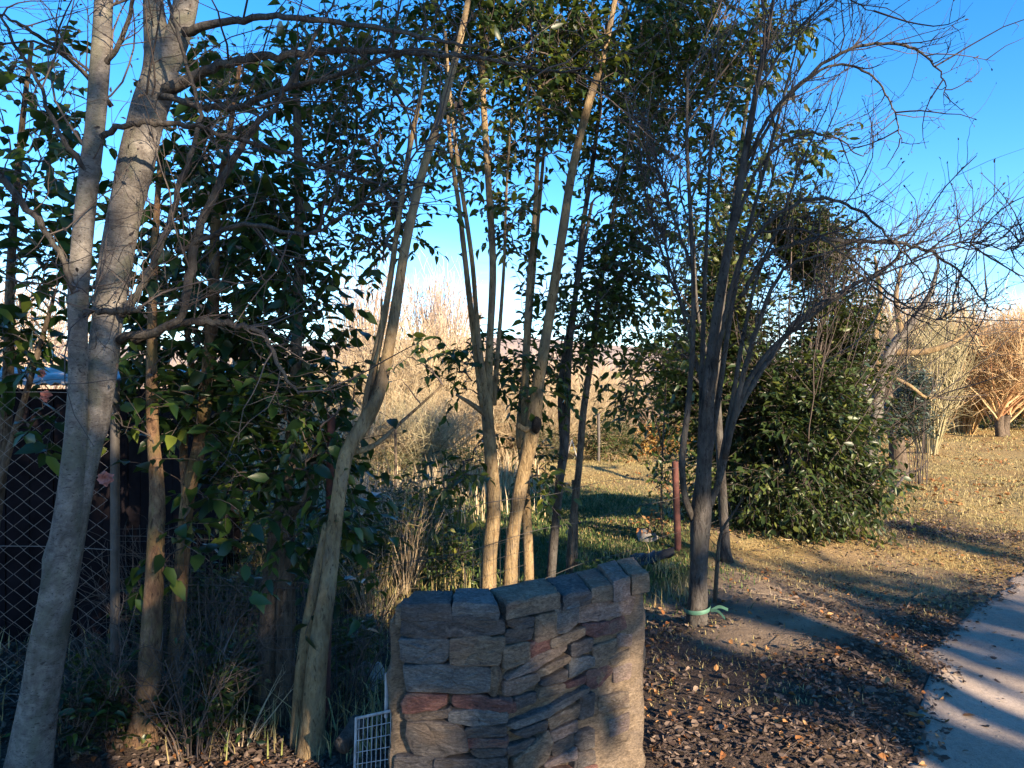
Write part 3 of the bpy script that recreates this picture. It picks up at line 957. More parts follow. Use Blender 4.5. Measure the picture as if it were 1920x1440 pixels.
LEAFX = 3.6


def sample_blobs(blobs, dens, shell=0.0):
    out = []
    for px, py, rx, ry, Y, ryd, k in blobs:
        c = P(px, py, Y); a = np.array([rx * Y / FPX, ryd, ry * Y / FPX])
        n = max(1, int(round(LEAFX * dens * k * (a[0] * a[2]) ** 0.85 * 100)))
        u = unit(rng.normal(0, 1, (n, 3))) * (rng.random((n, 1)) ** (1 / 2.6))
        out.append(c + u * a)
    return np.vstack(out)


def grow(stem_nodes, targets, up_cost=0.8, maxlen=9):
    """join every target to the nearest living wood; returns curved branchlets (T,6,3), start and end radius factors, directions"""
    T = len(targets)
    nodes = np.zeros((len(stem_nodes) + T * 4, 3)); nb = np.full(len(nodes), -1)
    n = len(stem_nodes); nodes[:n] = stem_nodes
    d0 = np.array([np.min(np.linalg.norm(stem_nodes - t, axis=1)) for t in targets])
    order = np.argsort(d0)
    curves = np.zeros((T, 6, 3)); par = np.full(T, -1)
    tt = np.linspace(0, 1, 6)[:, None]
    for b in order:
        p = targets[b]
        df = nodes[:n] - p
        cost = np.linalg.norm(df, axis=1) + up_cost * np.maximum(0, df[:, 2] + 0.05)
        i = int(np.argmin(cost)); a = nodes[i]
        L = np.linalg.norm(p - a)
        ctrl = a + (p - a) * 0.45 + np.array([0, 0, 0.18 * L]) + rng.normal(0, 0.10, 3) * L
        c = a * (1 - tt) ** 2 + 2 * ctrl * tt * (1 - tt) + p * tt ** 2
        c[1:-1] += rng.normal(0, 0.02, (4, 3)) * L
        curves[b] = c; par[b] = nb[i]
        for k in (2, 3, 4, 5):
            nodes[n] = c[k]; nb[n] = b; n += 1
    w = np.ones(T)
    for b in order[::-1]:
        if par[b] >= 0: w[par[b]] += w[b]
    return curves, w


def sprigs(origin, d, length, L, leaf, width_up=(0, 0, 1), spread=0.9, droop=0.25, jit=0.35):
    """leafy twigs: twig polylines and leaf positions, directions, up vectors, sizes"""
    Mn = len(origin)
    t = np.linspace(0, 1, 5)[None, :, None]
    d = unit(d)
    bend = np.array([0, 0, -droop]) + rng.normal(0, 0.18, (Mn, 3))
    tw = origin[:, None, :] + length[:, None, None] * (d[:, None, :] * t + bend[:, None, :] * t ** 2 * 0.7)
    tl = np.linspace(0.12, 1.0, L)
    pos = origin[:, None, :] + length[:, None, None] * (d[:, None, :] * tl[None, :, None] + bend[:, None, :] * tl[None, :, None] ** 2 * 0.7)
    tg = unit(d[:, None, :] + 1.4 * bend[:, None, :] * tl[None, :, None])
    side = unit(np.cross(tg, np.array([0, 0, 1.0])) + 1e-4)
    sgn = np.where(np.arange(L) % 2 == 0, 1.0, -1.0)[None, :, None]
    ld = tg * 0.55 + side * sgn * spread + rng.normal(0, jit, pos.shape) + np.array([0, 0, -droop * 0.9])
    up = np.array(width_up)[None, None, :] + rng.normal(0, 0.45, pos.shape)
    size = leaf * (0.42 + 0.78 * rng.random((Mn, L)))
    keep = rng.random((Mn, L)) < 0.92
    return tw, pos[keep], ld[keep], up[keep], size[keep]


def in_view(pos, m=20):
    px = 960 + FPX * pos[:, 0] / np.maximum(pos[:, 1], 0.1); py = 720 - FPX * (pos[:, 2] - EYE) / np.maximum(pos[:, 1], 0.1)
    return (px > m) & (px < 1920 - m) & (py > m) & (py < 1440 - m) & (pos[:, 1] > 0.5)


def leafy_tree(name, label, stems, barkm, blobs, leafm, leaf=0.075, dens=1.0, L=7, slen=0.22, width=1.0, singles=120, twigm='twig_dark', cat='tree', group=None,
               droop=0.25, n_side=12, flare=0.7, up_cost=0.8, r0=0.0022, rnd_pow=1.3, rs=0.62):
    ws = [stem_world(s, i == 0, rs) for i, s in enumerate(stems)]
    base = ws[0][0, :3].copy(); base[2] += 0.06
    root = thing(name, label, cat, base, group)
    nodes = []
    for i, w in enumerate(ws):
        mb = MB()
        s = trunk_mesh(mb, w, n_side, 0.07, flare if i == 0 else None)
        mb.build('trunk' if i == 0 else 'stem', M[barkm], root)
        k0 = 0 if i else len(s) // 3
        nodes.append(s[k0:, :3])
    nodes = np.vstack(nodes)
    tg = sample_blobs(blobs, dens)
    curves, w = grow(nodes, tg, up_cost)
    mb = MB()
    R = r0 * (w[:, None] ** 0.42) * np.linspace(1, 0.0, 6)[None] + r0 * 0.8
    batch_tubes(mb, curves, R, 4)
    d = unit(curves[:, -1] - curves[:, -3])
    origin = curves[:, -1]
    d = d * 0.7 + rng.normal(0, 0.5, d.shape)
    tw, pos, ld, up, size = sprigs(origin, d, slen * (0.6 + 0.7 * rng.random(len(origin))), L, leaf, droop=droop)
    batch_tubes(mb, tw, np.full(tw.shape[:2], r0 * 0.75), 3)
    mb.build('twigs', M[twigm], root, kind='stuff')
    rnd = rng.random(len(pos)) ** rnd_pow
    vis = np.where(in_view(pos))[0]
    pick = vis[np.argsort(-(size[vis] / pos[vis, 1]))[:singles]] if singles else np.array([], int)
    rest = np.ones(len(pos), bool); rest[pick] = False
    mb = MB()
    add_leaves(mb, pos[rest], ld[rest], up[rest], size[rest], rnd[rest], width)
    crown = mb.build('crown', M[leafm], root, kind='stuff')
    if len(pick): leaf_objects(crown, pos[pick], ld[pick], up[pick], size[pick], rnd[pick], M[leafm], width)
    return root, nodes


def buds(mb, C, size):
    tip = C[:, -1]; d = unit(C[:, -1] - C[:, -2])
    add_leaves(mb, tip, d, rng.normal(0, 1, tip.shape), size * (0.6 + 0.8 * rng.random(len(tip))), rng.random(len(tip)) * 0.4, 0.9)


def fan_shrub(name, label, c, n, h, w, mat, stem_r=0.012, arch=0.35, side=5, side_len=0.5, cat='shrub', trunks=0, trunk_h=0.0, trunk_r=0.1, group=None, barkm='bark_brown', up=0.3, tw_r=0.45, lvl2=0):
    """a leafless shrub: many stems rising from one foot, forking into fine shoots"""
    c = np.array([c[0], c[1], float(ground_z(c[0], c[1])) - 0.03])
    root = thing(name, label, cat, c + [0, 0, 0.03], group)
    K = 9
    ang = rng.random(n) * 2 * np.pi; rad = rng.random(n) ** 0.6
    foot = c + np.stack([np.cos(ang) * rad * 0.18 * w, np.sin(ang) * rad * 0.18 * w, np.zeros(n)], -1)
    th = trunk_h
    if trunks:
        tops = []
        for k in range(trunks):
            a = 2 * np.pi * k / trunks + 0.7
            f = c + np.array([math.cos(a) * 0.13 * trunks / 2, math.sin(a) * 0.13, -0.03])
            tp = f + np.array([math.cos(a) * 0.18, math.sin(a) * 0.18, th])
            mb = MB(); trunk_mesh(mb, [[*f, trunk_r], [*((f + tp) / 2 + rng.normal(0, 0.03, 3)), trunk_r * 0.85], [*tp, trunk_r * 0.95]], 10, 0.1, 0.3)
            mb.build('trunk', M[barkm], root); tops.append(tp)
        tops = np.array(tops)
        foot = tops[rng.integers(0, trunks, n)] + rng.normal(0, trunk_r * 0.5, (n, 3)) - [0, 0, 0.05]
    H = h * (0.72 + 0.33 * rng.random(n)) - (th if trunks else 0)
    out = np.stack([np.cos(ang), np.sin(ang), np.zeros(n)], -1) * (rad * w)[:, None]
    t = np.linspace(0, 1, K)[None, :, None]
    S = foot[:, None, :] + out[:, None, :] * (t ** (1 + arch)) + np.array([0, 0, 1.0]) * H[:, None, None] * (t ** 0.9)
    S = S + np.cumsum(rng.normal(0, 0.032 * h / 3, S.shape), axis=1) * (t > 0)
    mb = MB()
    batch_tubes(mb, S, stem_r * (0.6 + 0.7 * rng.random((n, 1))) * np.linspace(1, 0.25, K)[None], 4)
    C, R = spawn(S, n * side, side_len * 0.35, side_len, 0.2, 1, 0.95, up, stem_r * tw_r, 6, 0.24)
    batch_tubes(mb, C, R, 3)
    if lvl2:
        C2, R2 = spawn(C, n * side * lvl2, side_len * 0.2, side_len * 0.6, 0.2, 1, 0.8, up, stem_r * tw_r * 0.7, 4, 0.2)
        batch_tubes(mb, C2, R2, 3)
    mb.build('stems', M[mat], root, kind='stuff')
    return root, S


def leaf_bush(name, label, c, blobs, n, leaf, mat, cat='shrub', group=None, twigm='twig_dark', stems=14, width=1.0, droop=0.2, singles=0, shell=0.45, clump=0.0):
    """a leafy shrub; blobs are world ellipsoids relative to its foot: x, y, z, rx, ry, rz"""
    c = np.array([c[0], c[1], float(ground_z(c[0], c[1])) - 0.02])
    root = thing(name, label, cat, c + [0, 0, 0.02], group)
    vol = np.array([(b[3] * b[4] * b[5]) ** 0.67 for b in blobs]); vol = vol / vol.sum()
    tg = []
    for b, v in zip(blobs, vol):
        k = max(3, int(n * v))
        u = unit(rng.normal(0, 1, (k, 3))) * (shell + (1 - shell) * rng.random((k, 1)))
        u = u * (0.82 + 0.3 * vnoise(u[:, 0] * 3 + 7 * v, u[:, 2] * 3 + u[:, 1] * 2, 17))[:, None]
        p = c + np.array(b[:3]) + u * np.array(b[3:])
        cl = vnoise(p[:, 0] * 2.6 + p[:, 2] * 1.4 + 9, p[:, 2] * 2.6 + p[:, 1] * 2.1, 19) + 0.5 * vnoise(p[:, 0] * 6 + p[:, 1] * 5, p[:, 2] * 6, 20)
        tg.append(p[(p[:, 2] > c[2] + 0.05) & (cl > clump)])
    tg = np.vstack(tg)
    # stems from the foot towards spread targets
    pick = tg[rng.integers(0, len(tg), stems)]
    t = np.linspace(0, 1, 7)[None, :, None]
    f = c + rng.normal(0, 0.07, (stems, 3)) * [1, 1, 0]
    S = f[:, None, :] + (pick - f)[:, None, :] * (t ** np.array([1.5, 1.5, 0.9])) 
    S = S + np.cumsum(rng.normal(0, 0.012, S.shape), axis=1)
    mb = MB()
    hgt = np.ptp(tg[:, 2])
    batch_tubes(mb, S, (0.007 * hgt) * (0.7 + 0.6 * rng.random((stems, 1))) * np.linspace(1, 0.3, 7)[None], 5)
    d = unit(tg - (c + np.array([0, 0, 0.35 * hgt]))) + rng.normal(0, 0.45, tg.shape) + [0, 0, 0.25]
    tw, pos, ld, up, size = sprigs(tg, d, leaf * 3.0 * (0.6 + 0.7 * rng.random(len(tg))), 6, leaf, droop=droop)
    batch_tubes(mb, tw, np.full(tw.shape[:2], leaf * 0.022), 3)
    mb.build('stems', M[twigm], root, kind='stuff')
    rnd = rng.random(len(pos)) ** 1.2
    vis = np.where(in_view(pos))[0]
    pk = vis[np.argsort(-(size[vis] / pos[vis, 1]))[:singles]] if singles else np.array([], int)
    rest = np.ones(len(pos), bool); rest[pk] = False
    mb = MB(); add_leaves(mb, pos[rest], ld[rest], up[rest], size[rest], rnd[rest], width)
    crown = mb.build('foliage', M[mat], root, kind='stuff')
    if len(pk): leaf_objects(crown, pos[pk], ld[pk], up[pk], size[pk], rnd[pk], M[mat], width)
    return root


# ------------------------------------------------------------------ trees behind the camera that shade the foreground
def shade_tree(name, label, x, y, h, cr, z0, n, leaf=0.26, r=0.16):
    gz = float(ground_z(x, y))
    root = thing(name, label, 'tree', (x, y, gz))
    mb = MB()
    s = trunk_mesh(mb, [[x, y, gz - 0.1, r * 1.25], [x + 0.1, y, gz + h * 0.3, r], [x - 0.05, y + 0.1, gz + h * 0.6, r * 0.7], [x, y, gz + h * 0.92, r * 0.2]], 10, 0.08, 0.4)
    mb.build('trunk', M['bark_brown'], root)
    mb = MB(); S = resample(s, 20)[None, :, :3]
    C, R = spawn(S, 26, cr * 0.5, cr * 1.1, 0.3, 0.95, 1.1, 0.35, 0.045, 7, 0.15)
    batch_tubes(mb, C, R, 5)
    C2, R2 = spawn(C, 120, cr * 0.2, cr * 0.45, 0.2, 1, 0.9, 0.2, 0.015, 5, 0.2)
    batch_tubes(mb, C2, R2, 4)
    mb.build('branches', M['bark_brown'], root, kind='stuff')
    tips = np.vstack([C2[:, -1], C2[:, 2], C[:, -1], C[:, 4]])
    pos = tips[rng.integers(0, len(tips), n)] + rng.normal(0, 0.17 * cr / 2, (n, 3))
    zc = gz + z0 + (h - z0) / 2
    e = ((pos[:, 0] - x) / cr) ** 2 + ((pos[:, 1] - y) / cr) ** 2 + ((pos[:, 2] - zc) / ((h - z0) / 1.9)) ** 2
    pos = pos[(e < 1.25) & (pos[:, 2] > gz + z0)]
    k = len(pos)
    mb = MB(); add_leaves(mb, pos, rng.normal(0, 1, (k, 3)) + [0, 0, -0.3], rng.normal(0, 0.6, (k, 3)) + [0, 0, 1], leaf * (0.6 + 0.6 * rng.random(k)), rng.random(k), 1.3)
    mb.build('crown', M['leaf_privet'], root, kind='stuff')


SHADE = [('tall evergreen tree across the track, first in its row', 4.4, -7.0, 13.5, 2.2, 2.6, 6500),
         ('tall evergreen tree across the track, second in its row', 7.0, -7.6, 14.0, 2.3, 4.9, 5800),
         ('tall evergreen tree across the track, last in its row', 9.5, -7.0, 12.6, 1.9, 5.6, 4000),
         ('low dense tree across the track between the tall ones', 4.6, -6.6, 5.6, 1.0, 0.4, 2200),
         ('low loose tree across the track between the tall ones', 9.0, -6.8, 5.1, 1.1, 0.4, 800),
         ('low round tree across the track beyond the tall row', 11.6, -7.0, 6.4, 1.3, 0.6, 650),
         ('small round tree across the track at the row end', 14.2, -6.8, 7.0, 1.2, 0.5, 700)]
for lab, x, y, h, cr, z0, n in SHADE:
    shade_tree('evergreen_tree', lab, x, y, h, cr, z0, n)

# ------------------------------------------------------------------ left: grey double-trunk tree with long bare branches
lt = [
    [(42, 1490, 3.0, 38), (78, 1280, 3.0, 34), (110, 1090, 3.0, 31), (134, 900, 3.0, 22), (145, 740, 3.0, 17), (147, 560, 3.02, 17), (162, 380, 3.05, 17.5), (180, 230, 3.08, 16.5), (190, 90, 3.1, 15.5), (198, -80, 3.12, 14), (215, -420, 3.2, 10), (220, -800, 3.3, 5)],
    [(122, 1100, 3.03, 19), (155, 900, 3.05, 20), (186, 740, 3.1, 24), (203, 600, 3.14, 26), (222, 470, 3.17, 28), (250, 330, 3.2, 29), (278, 210, 3.25, 31), (300, 130, 3.26, 30), (288, 20, 3.28, 19), (280, -150, 3.3, 15), (260, -500, 3.4, 9)],
    [(296, 160, 3.26, 24), (330, 80, 3.27, 21), (350, 0, 3.28, 20), (372, -160, 3.3, 16), (420, -480, 3.35, 10)],
]
lb = [
    [(310, 170, 3.2, 16), (400, 130, 3.15, 12), (480, 108, 3.12, 10), (560, 101, 3.1, 9), (640, 95, 3.1, 8), (730, 97, 3.1, 7), (810, 102, 3.12, 6), (900, 108, 3.15, 5), (1000, 128, 3.2, 4), (1100, 142, 3.25, 2.5), (1180, 190, 3.3, 1.5)],
    [(345, 60, 3.2, 12), (420, 42, 3.1, 10), (500, 32, 3.0, 8), (600, 38, 2.95, 7), (720, 55, 2.95, 6), (850, 80, 2.95, 4.5), (930, 105, 3.0, 3), (1010, 160, 3.0, 1.5)],
    [(190, 258, 3.0, 8), (250, 232, 2.95, 7), (300, 230, 2.95, 7), (360, 236, 2.95, 6), (460, 262, 2.95, 5.5), (560, 296, 2.98, 5), (660, 332, 3.0, 4), (745, 348, 3.0, 2.5), (820, 340, 3.0, 1.5)],
    [(250, 640, 3.2, 13), (330, 608, 3.2, 10), (400, 606, 3.2, 9), (450, 613, 3.2, 8), (492, 628, 3.2, 6), (525, 690, 3.2, 5), (560, 740, 3.25, 2)],
    [(150, 592, 2.93, 6), (180, 582, 2.86, 7), (230, 585, 2.84, 8), (262, 580, 2.84, 6)],
    [(-60, 250, 2.9, 9), (0, 330, 2.9, 9), (60, 402, 2.92, 8.5), (110, 470, 2.95, 8), (140, 545, 3.0, 9)],
    [(225, 640, 3.12, 12), (335, 600, 3.05, 9), (352, 520, 3.05, 11), (385, 400, 3.05, 10), (450, 280, 3.02, 9), (520, 190, 3.0, 7), (545, 150, 3.0, 6), (600, 50, 3.0, 3.5), (640, -30, 3.0, 2)],
    [(225, 590, 3.1, 13), (262, 540, 3.05, 10), (300, 470, 3.05, 9), (335, 360, 3.05, 8), (362, 280, 3.05, 7), (372, 200, 3.05, 6), (340, 90, 3.0, 5), (310, -20, 3.0, 4)],
    [(330, 470, 3.05, 8), (460, 420, 3.0, 6), (560, 440, 2.95, 5), (650, 400, 2.95, 4), (740, 330, 2.95, 3), (830, 230, 2.95, 1.5)],
    [(210, 200, 3.2, 7), (140, 120, 3.1, 6), (60, 60, 3.0, 5), (0, 30, 2.95, 3), (-60, 20, 2.9, 2)],
    [(195, 130, 3.1, 8), (240, 40, 3.05, 6), (250, -60, 3.0, 4)],
    [(300, 180, 3.2, 10), (430, 205, 3.1, 8), (520, 170, 3.05, 7), (600, 150, 3.05, 6), (720, 110, 3.05, 4), (800, 60, 3.05, 2.5), (840, -20, 3.05, 1.5)],
    [(170, 330, 3.05, 8), (110, 250, 3.0, 6), (70, 150, 3.0, 5), (20, 70, 3.0, 4), (-30, -40, 3.0, 2)],
]
ws = [stem_world(s, i == 0, 1.0) for i, s in enumerate(lt)]
base = ws[0][0, :3] + [0, 0, 0.06]
ltree = thing('bare_tree', 'leafless tree with two leaning pale grey trunks by the chain link fence', 'tree', base)
par = []
for i, w in enumerate(ws):
    mb = MB(); s = trunk_mesh(mb, w, 22, 0.08, 0.4 if i == 0 else None, sub=10)
    mb.build('trunk', M['bark_pale'], ltree)
    if i < 3: par.append(resample(s[len(s) // 2:], 24)[:, :3])
brp = []
for s0 in lb:
    mb = MB(); s = trunk_mesh(mb, stem_world(s0, rs=0.72), 8, 0.12, kink=0.006)
    mb.build('branch', M['bark_grey'], ltree)
    brp.append(resample(s, 24)[:, :3])
brp = np.array(brp); par = np.array(par)
mb = MB()
C, R = spawn(brp, 240, 0.15, 0.75, 0.15, 1, 0.9, 0.25, 0.0040, 7, 0.28)
batch_tubes(mb, C, R, 4)
C2, R2 = spawn(C, 750, 0.06, 0.32, 0.15, 1, 0.9, 0.15, 0.0020, 6, 0.3)
batch_tubes(mb, C2, R2, 3)
C4, R4 = spawn(par, 90, 0.3, 1.2, 0.1, 1, 1.1, 0.2, 0.006, 8, 0.2)
batch_tubes(mb, C4, R4, 4)
C5, R5 = spawn(C4, 240, 0.1, 0.4, 0.15, 1, 0.9, 0.2, 0.002, 6, 0.3)
batch_tubes(mb, C5, R5, 3)
buds(mb, C2, 0.02); buds(mb, C5, 0.02)
mb.build('twigs', M['twig_dark'], ltree, kind='stuff')

# ------------------------------------------------------------------ left: large-leaved evergreen shrubs
leafy_tree('evergreen_shrub', 'large leaved evergreen shrub growing at the chain link fence, left of the pale trunks',
           [[(-60, 1440, 3.9, 16), (-30, 1100, 3.9, 14), (10, 800, 3.9, 12), (20, 500, 3.9, 9), (40, 250, 3.9, 6), (60, 80, 3.9, 4)],
            [(-30, 1000, 3.9, 8), (60, 700, 3.8, 6), (100, 560, 3.8, 4)]],
           'bark_brown', [(50, 480, 80, 110, 3.8, 0.28, 1.0), (60, 280, 90, 120, 3.8, 0.28, 0.8), (30, 640, 70, 60, 3.8, 0.25, 1.0), (90, 150, 70, 90, 3.9, 0.25, 0.5), (60, 690, 70, 40, 3.8, 0.2, 0.7), (95, 800, 40, 60, 3.7, 0.1, 0.4)],
           'leaf_large', leaf=0.11, dens=1.2, L=6, slen=0.26, width=1.18, singles=220, cat='shrub', rs=0.9)
leafy_tree('evergreen_shrub', 'dense dark evergreen shrub on two reddish brown stems behind the pale trunks',
           [[(262, 1480, 3.4, 24), (280, 1250, 3.42, 22), (290, 1050, 3.45, 17), (294, 920, 3.5, 15), (286, 800, 3.55, 12), (285, 640, 3.6, 10), (290, 480, 3.65, 8), (300, 300, 3.7, 5)],
            [(318, 1470, 3.65, 20), (332, 1200, 3.68, 17), (350, 950, 3.7, 14), (376, 820, 3.75, 14), (391, 690, 3.8, 14), (400, 560, 3.8, 12), (406, 400, 3.85, 9), (430, 250, 3.9, 6), (450, 120, 3.9, 4)],
            [(350, 950, 3.7, 10), (345, 820, 3.85, 9), (360, 700, 3.95, 7), (340, 560, 4.0, 5)]],
           'bark_red', [(420, 250, 130, 120, 3.95, 0.4, 0.75), (440, 400, 140, 110, 3.95, 0.4, 1.1), (400, 530, 150, 110, 3.9, 0.4, 1.25), (390, 680, 140, 100, 3.9, 0.4, 1.2), (320, 770, 100, 70, 3.7, 0.3, 1.2), (280, 600, 60, 120, 3.9, 0.3, 0.9),
                        (430, 800, 90, 70, 3.9, 0.3, 0.9), (400, 920, 90, 50, 3.8, 0.3, 0.6), (340, 1010, 50, 60, 3.6, 0.2, 0.5), (260, 400, 60, 120, 4.0, 0.3, 0.4), (460, 130, 100, 80, 4.0, 0.4, 0.6)],
           'leaf_large', leaf=0.112, dens=1.15, L=6, slen=0.26, width=1.18, singles=290, cat='shrub', rs=0.88)
leafy_tree('evergreen_shrub', 'large leaved evergreen shrub with straight pole like stem beside the dark red post',
           [[(498, 1450, 3.75, 27), (506, 1200, 3.78, 25), (520, 1000, 3.8, 17), (546, 850, 3.82, 12), (556, 650, 3.85, 10), (560, 450, 3.9, 9), (558, 250, 3.95, 8), (550, 60, 4.0, 6)],
            [(532, 1400, 3.72, 22), (536, 1150, 3.74, 20), (540, 975, 3.76, 14), (575, 930, 3.7, 8), (590, 850, 3.7, 6)]],
           'bark_brown', [(560, 560, 70, 110, 3.9, 0.35, 0.8), (545, 760, 80, 90, 3.85, 0.3, 1.1), (600, 830, 60, 80, 3.7, 0.25, 0.9), (500, 880, 90, 70, 3.8, 0.3, 0.8), (520, 650, 80, 80, 3.95, 0.3, 0.7), (640, 720, 40, 60, 3.7, 0.2, 0.5), (590, 980, 80, 60, 3.7, 0.25, 0.6),
                          (530, 400, 60, 90, 4.0, 0.3, 0.5), (660, 980, 50, 60, 3.8, 0.2, 0.5), (560, 1090, 70, 40, 3.6, 0.2, 0.35)],
           'leaf_large', leaf=0.10, dens=2.0, L=6, slen=0.25, width=1.12, singles=240, cat='shrub', rs=0.95)

# ------------------------------------------------------------------ pollarded evergreen trees in the middle
T_row = 'pollarded evergreen trees along the wire fence'
nodes_all = {}
r_, nodes_all['lean'] = leafy_tree('evergreen_tree', 'leaning evergreen tree with a pale split foot and a dark fork',
           [[(582, 1402, 3.32, 36), (594, 1250, 3.34, 31), (615, 1100, 3.38, 25), (632, 950, 3.42, 21), (650, 850, 3.46, 21), (690, 780, 3.52, 22), (716, 715, 3.56, 18), (741, 580, 3.62, 15), (762, 450, 3.7, 14), (796, 310, 3.8, 13), (830, 200, 3.9, 12), (866, 60, 4.0, 10), (895, -100, 4.1, 7)],
            [(556, 1398, 3.4, 22), (566, 1250, 3.42, 20), (588, 1100, 3.45, 15), (612, 980, 3.46, 10)],
            [(690, 775, 3.55, 13), (702, 680, 3.6, 12), (726, 560, 3.68, 9), (746, 420, 3.75, 8.5), (766, 290, 3.85, 8), (800, 130, 3.95, 6)],
            [(655, 850, 3.5, 11), (700, 836, 3.55, 8), (752, 792, 3.65, 5), (830, 722, 3.8, 3)],
            [(680, 790, 3.54, 9), (690, 720, 3.5, 7), (712, 640, 3.5, 5), (716, 560, 3.5, 3)]],
           'bark_tan', [(600, 180, 80, 80, 4.2, 0.4, 0.7), (680, 200, 70, 110, 4.1, 0.4, 0.9), (700, 330, 90, 70, 4.1, 0.4, 0.9), (660, 430, 70, 60, 4.1, 0.35, 0.7), (720, 110, 90, 60, 4.1, 0.4, 0.8), (765, 400, 50, 70, 4.0, 0.3, 0.7), (640, 300, 80, 80, 4.2, 0.4, 0.8),
                        (560, 90, 70, 60, 4.3, 0.3, 0.5), (770, 690, 30, 40, 3.7, 0.15, 0.4), (820, 230, 50, 90, 4.1, 0.3, 0.6), (700, 460, 50, 40, 4.0, 0.2, 0.6)],
           'leaf_privet', leaf=0.068, dens=1.9, L=8, slen=0.2, singles=160, n_side=14)
r_, nodes_all['c1'] = leafy_tree('evergreen_tree', 'evergreen tree behind the wall forking low into several thin upright stems',
           [[(914, 1120, 5.0, 25), (917, 1050, 5.0, 23), (926, 950, 5.0, 21), (920, 850, 5.0, 20), (914, 765, 5.0, 19), (918, 650, 5.02, 12), (924, 500, 5.05, 11), (916, 350, 5.1, 10), (906, 180, 5.15, 9), (902, 0, 5.2, 7), (900, -150, 5.3, 5)],
            [(908, 770, 5.0, 12), (890, 640, 5.0, 9), (878, 540, 5.0, 8.5), (862, 400, 5.05, 7), (842, 250, 5.1, 6), (835, 100, 5.15, 5)],
            [(912, 760, 5.0, 11), (896, 620, 4.95, 8), (884, 480, 4.9, 7.5), (862, 330, 4.9, 6.5), (846, 200, 4.9, 5), (835, 60, 4.9, 4)],
            [(925, 760, 5.05, 10), (935, 640, 5.1, 7), (945, 500, 5.15, 5), (950, 350, 5.2, 4), (960, 200, 5.2, 3)],
            [(908, 775, 5.0, 10), (880, 755, 4.95, 7), (855, 740, 4.9, 4)]],
           'bark_tan', [(880, 110, 80, 100, 5.2, 0.5, 0.9), (940, 260, 90, 60, 5.3, 0.5, 0.7), (860, 690, 40, 45, 5.1, 0.25, 0.7), (900, 40, 120, 50, 5.2, 0.5, 0.9), (800, 60, 80, 50, 5.2, 0.4, 0.6), (955, 690, 40, 60, 5.2, 0.3, 0.6), (910, 640, 45, 40, 5.3, 0.25, 0.5),
                        (870, 300, 40, 60, 5.2, 0.3, 0.3), (830, 130, 60, 60, 5.2, 0.3, 0.5), (960, 420, 40, 40, 5.2, 0.3, 0.5), (860, 880, 60, 50, 4.9, 0.3, 0.45), (830, 900, 40, 40, 4.8, 0.2, 0.4)],
           'leaf_privet', leaf=0.082, dens=1.75, L=8, slen=0.24, singles=110, n_side=14)
r_, nodes_all['c2'] = leafy_tree('evergreen_tree', 'evergreen tree with golden trunk and a black knot, bending to the right above the wall',
           [[(952, 1112, 5.05, 21), (960, 1030, 5.05, 20), (975, 920, 5.05, 20), (990, 850, 5.05, 21), (1000, 790, 5.05, 24), (1012, 700, 5.05, 18), (1032, 580, 5.08, 16), (1052, 450, 5.1, 14), (1075, 310, 5.15, 13), (1105, 190, 5.2, 12), (1135, 90, 5.25, 9), (1165, -60, 5.3, 6)],
            [(985, 800, 5.08, 12), (985, 700, 5.15, 11), (992, 540, 5.2, 8.5), (1004, 380, 5.25, 7.5), (1010, 220, 5.3, 6), (1012, 60, 5.3, 4)],
            [(1000, 800, 5.02, 9), (984, 805, 5.0, 9), (968, 795, 5.0, 8)]],
           'bark_tan', [(1010, 80, 110, 80, 5.3, 0.5, 1.0), (1000, 180, 90, 55, 5.4, 0.5, 0.8), (965, 400, 50, 50, 5.3, 0.3, 0.5), (1040, 250, 50, 60, 5.3, 0.4, 0.7), (970, 470, 40, 40, 5.3, 0.3, 0.5), (1010, 570, 40, 60, 5.4, 0.3, 0.5), (990, 730, 35, 55, 5.3, 0.2, 0.8),
                        (1060, 30, 90, 50, 5.3, 0.4, 0.9), (1020, 690, 50, 50, 5.4, 0.3, 0.6), (1100, 100, 60, 60, 5.3, 0.4, 0.8)],
           'leaf_privet', leaf=0.082, dens=1.75, L=8, slen=0.24, singles=110, n_side=14)
r_, nodes_all['c3'] = leafy_tree('evergreen_tree', 'short golden trunk standing between the two larger golden trunks behind the wall',
           [[(992, 1108, 5.4, 16), (990, 1020, 5.4, 15), (985, 930, 5.4, 15), (982, 860, 5.4, 14), (975, 800, 5.4, 12), (990, 640, 5.45, 8), (1005, 450, 5.5, 7), (1020, 280, 5.55, 5), (1030, 120, 5.6, 4)]],
           'bark_tan', [(1000, 860, 40, 60, 5.4, 0.25, 0.25), (1020, 900, 30, 50, 5.3, 0.2, 0.3), (1040, 200, 60, 70, 5.6, 0.4, 0.6), (1020, 110, 80, 60, 5.6, 0.4, 0.6)],
           'leaf_privet', leaf=0.08, dens=3.0, L=7, slen=0.24, singles=60, n_side=12)
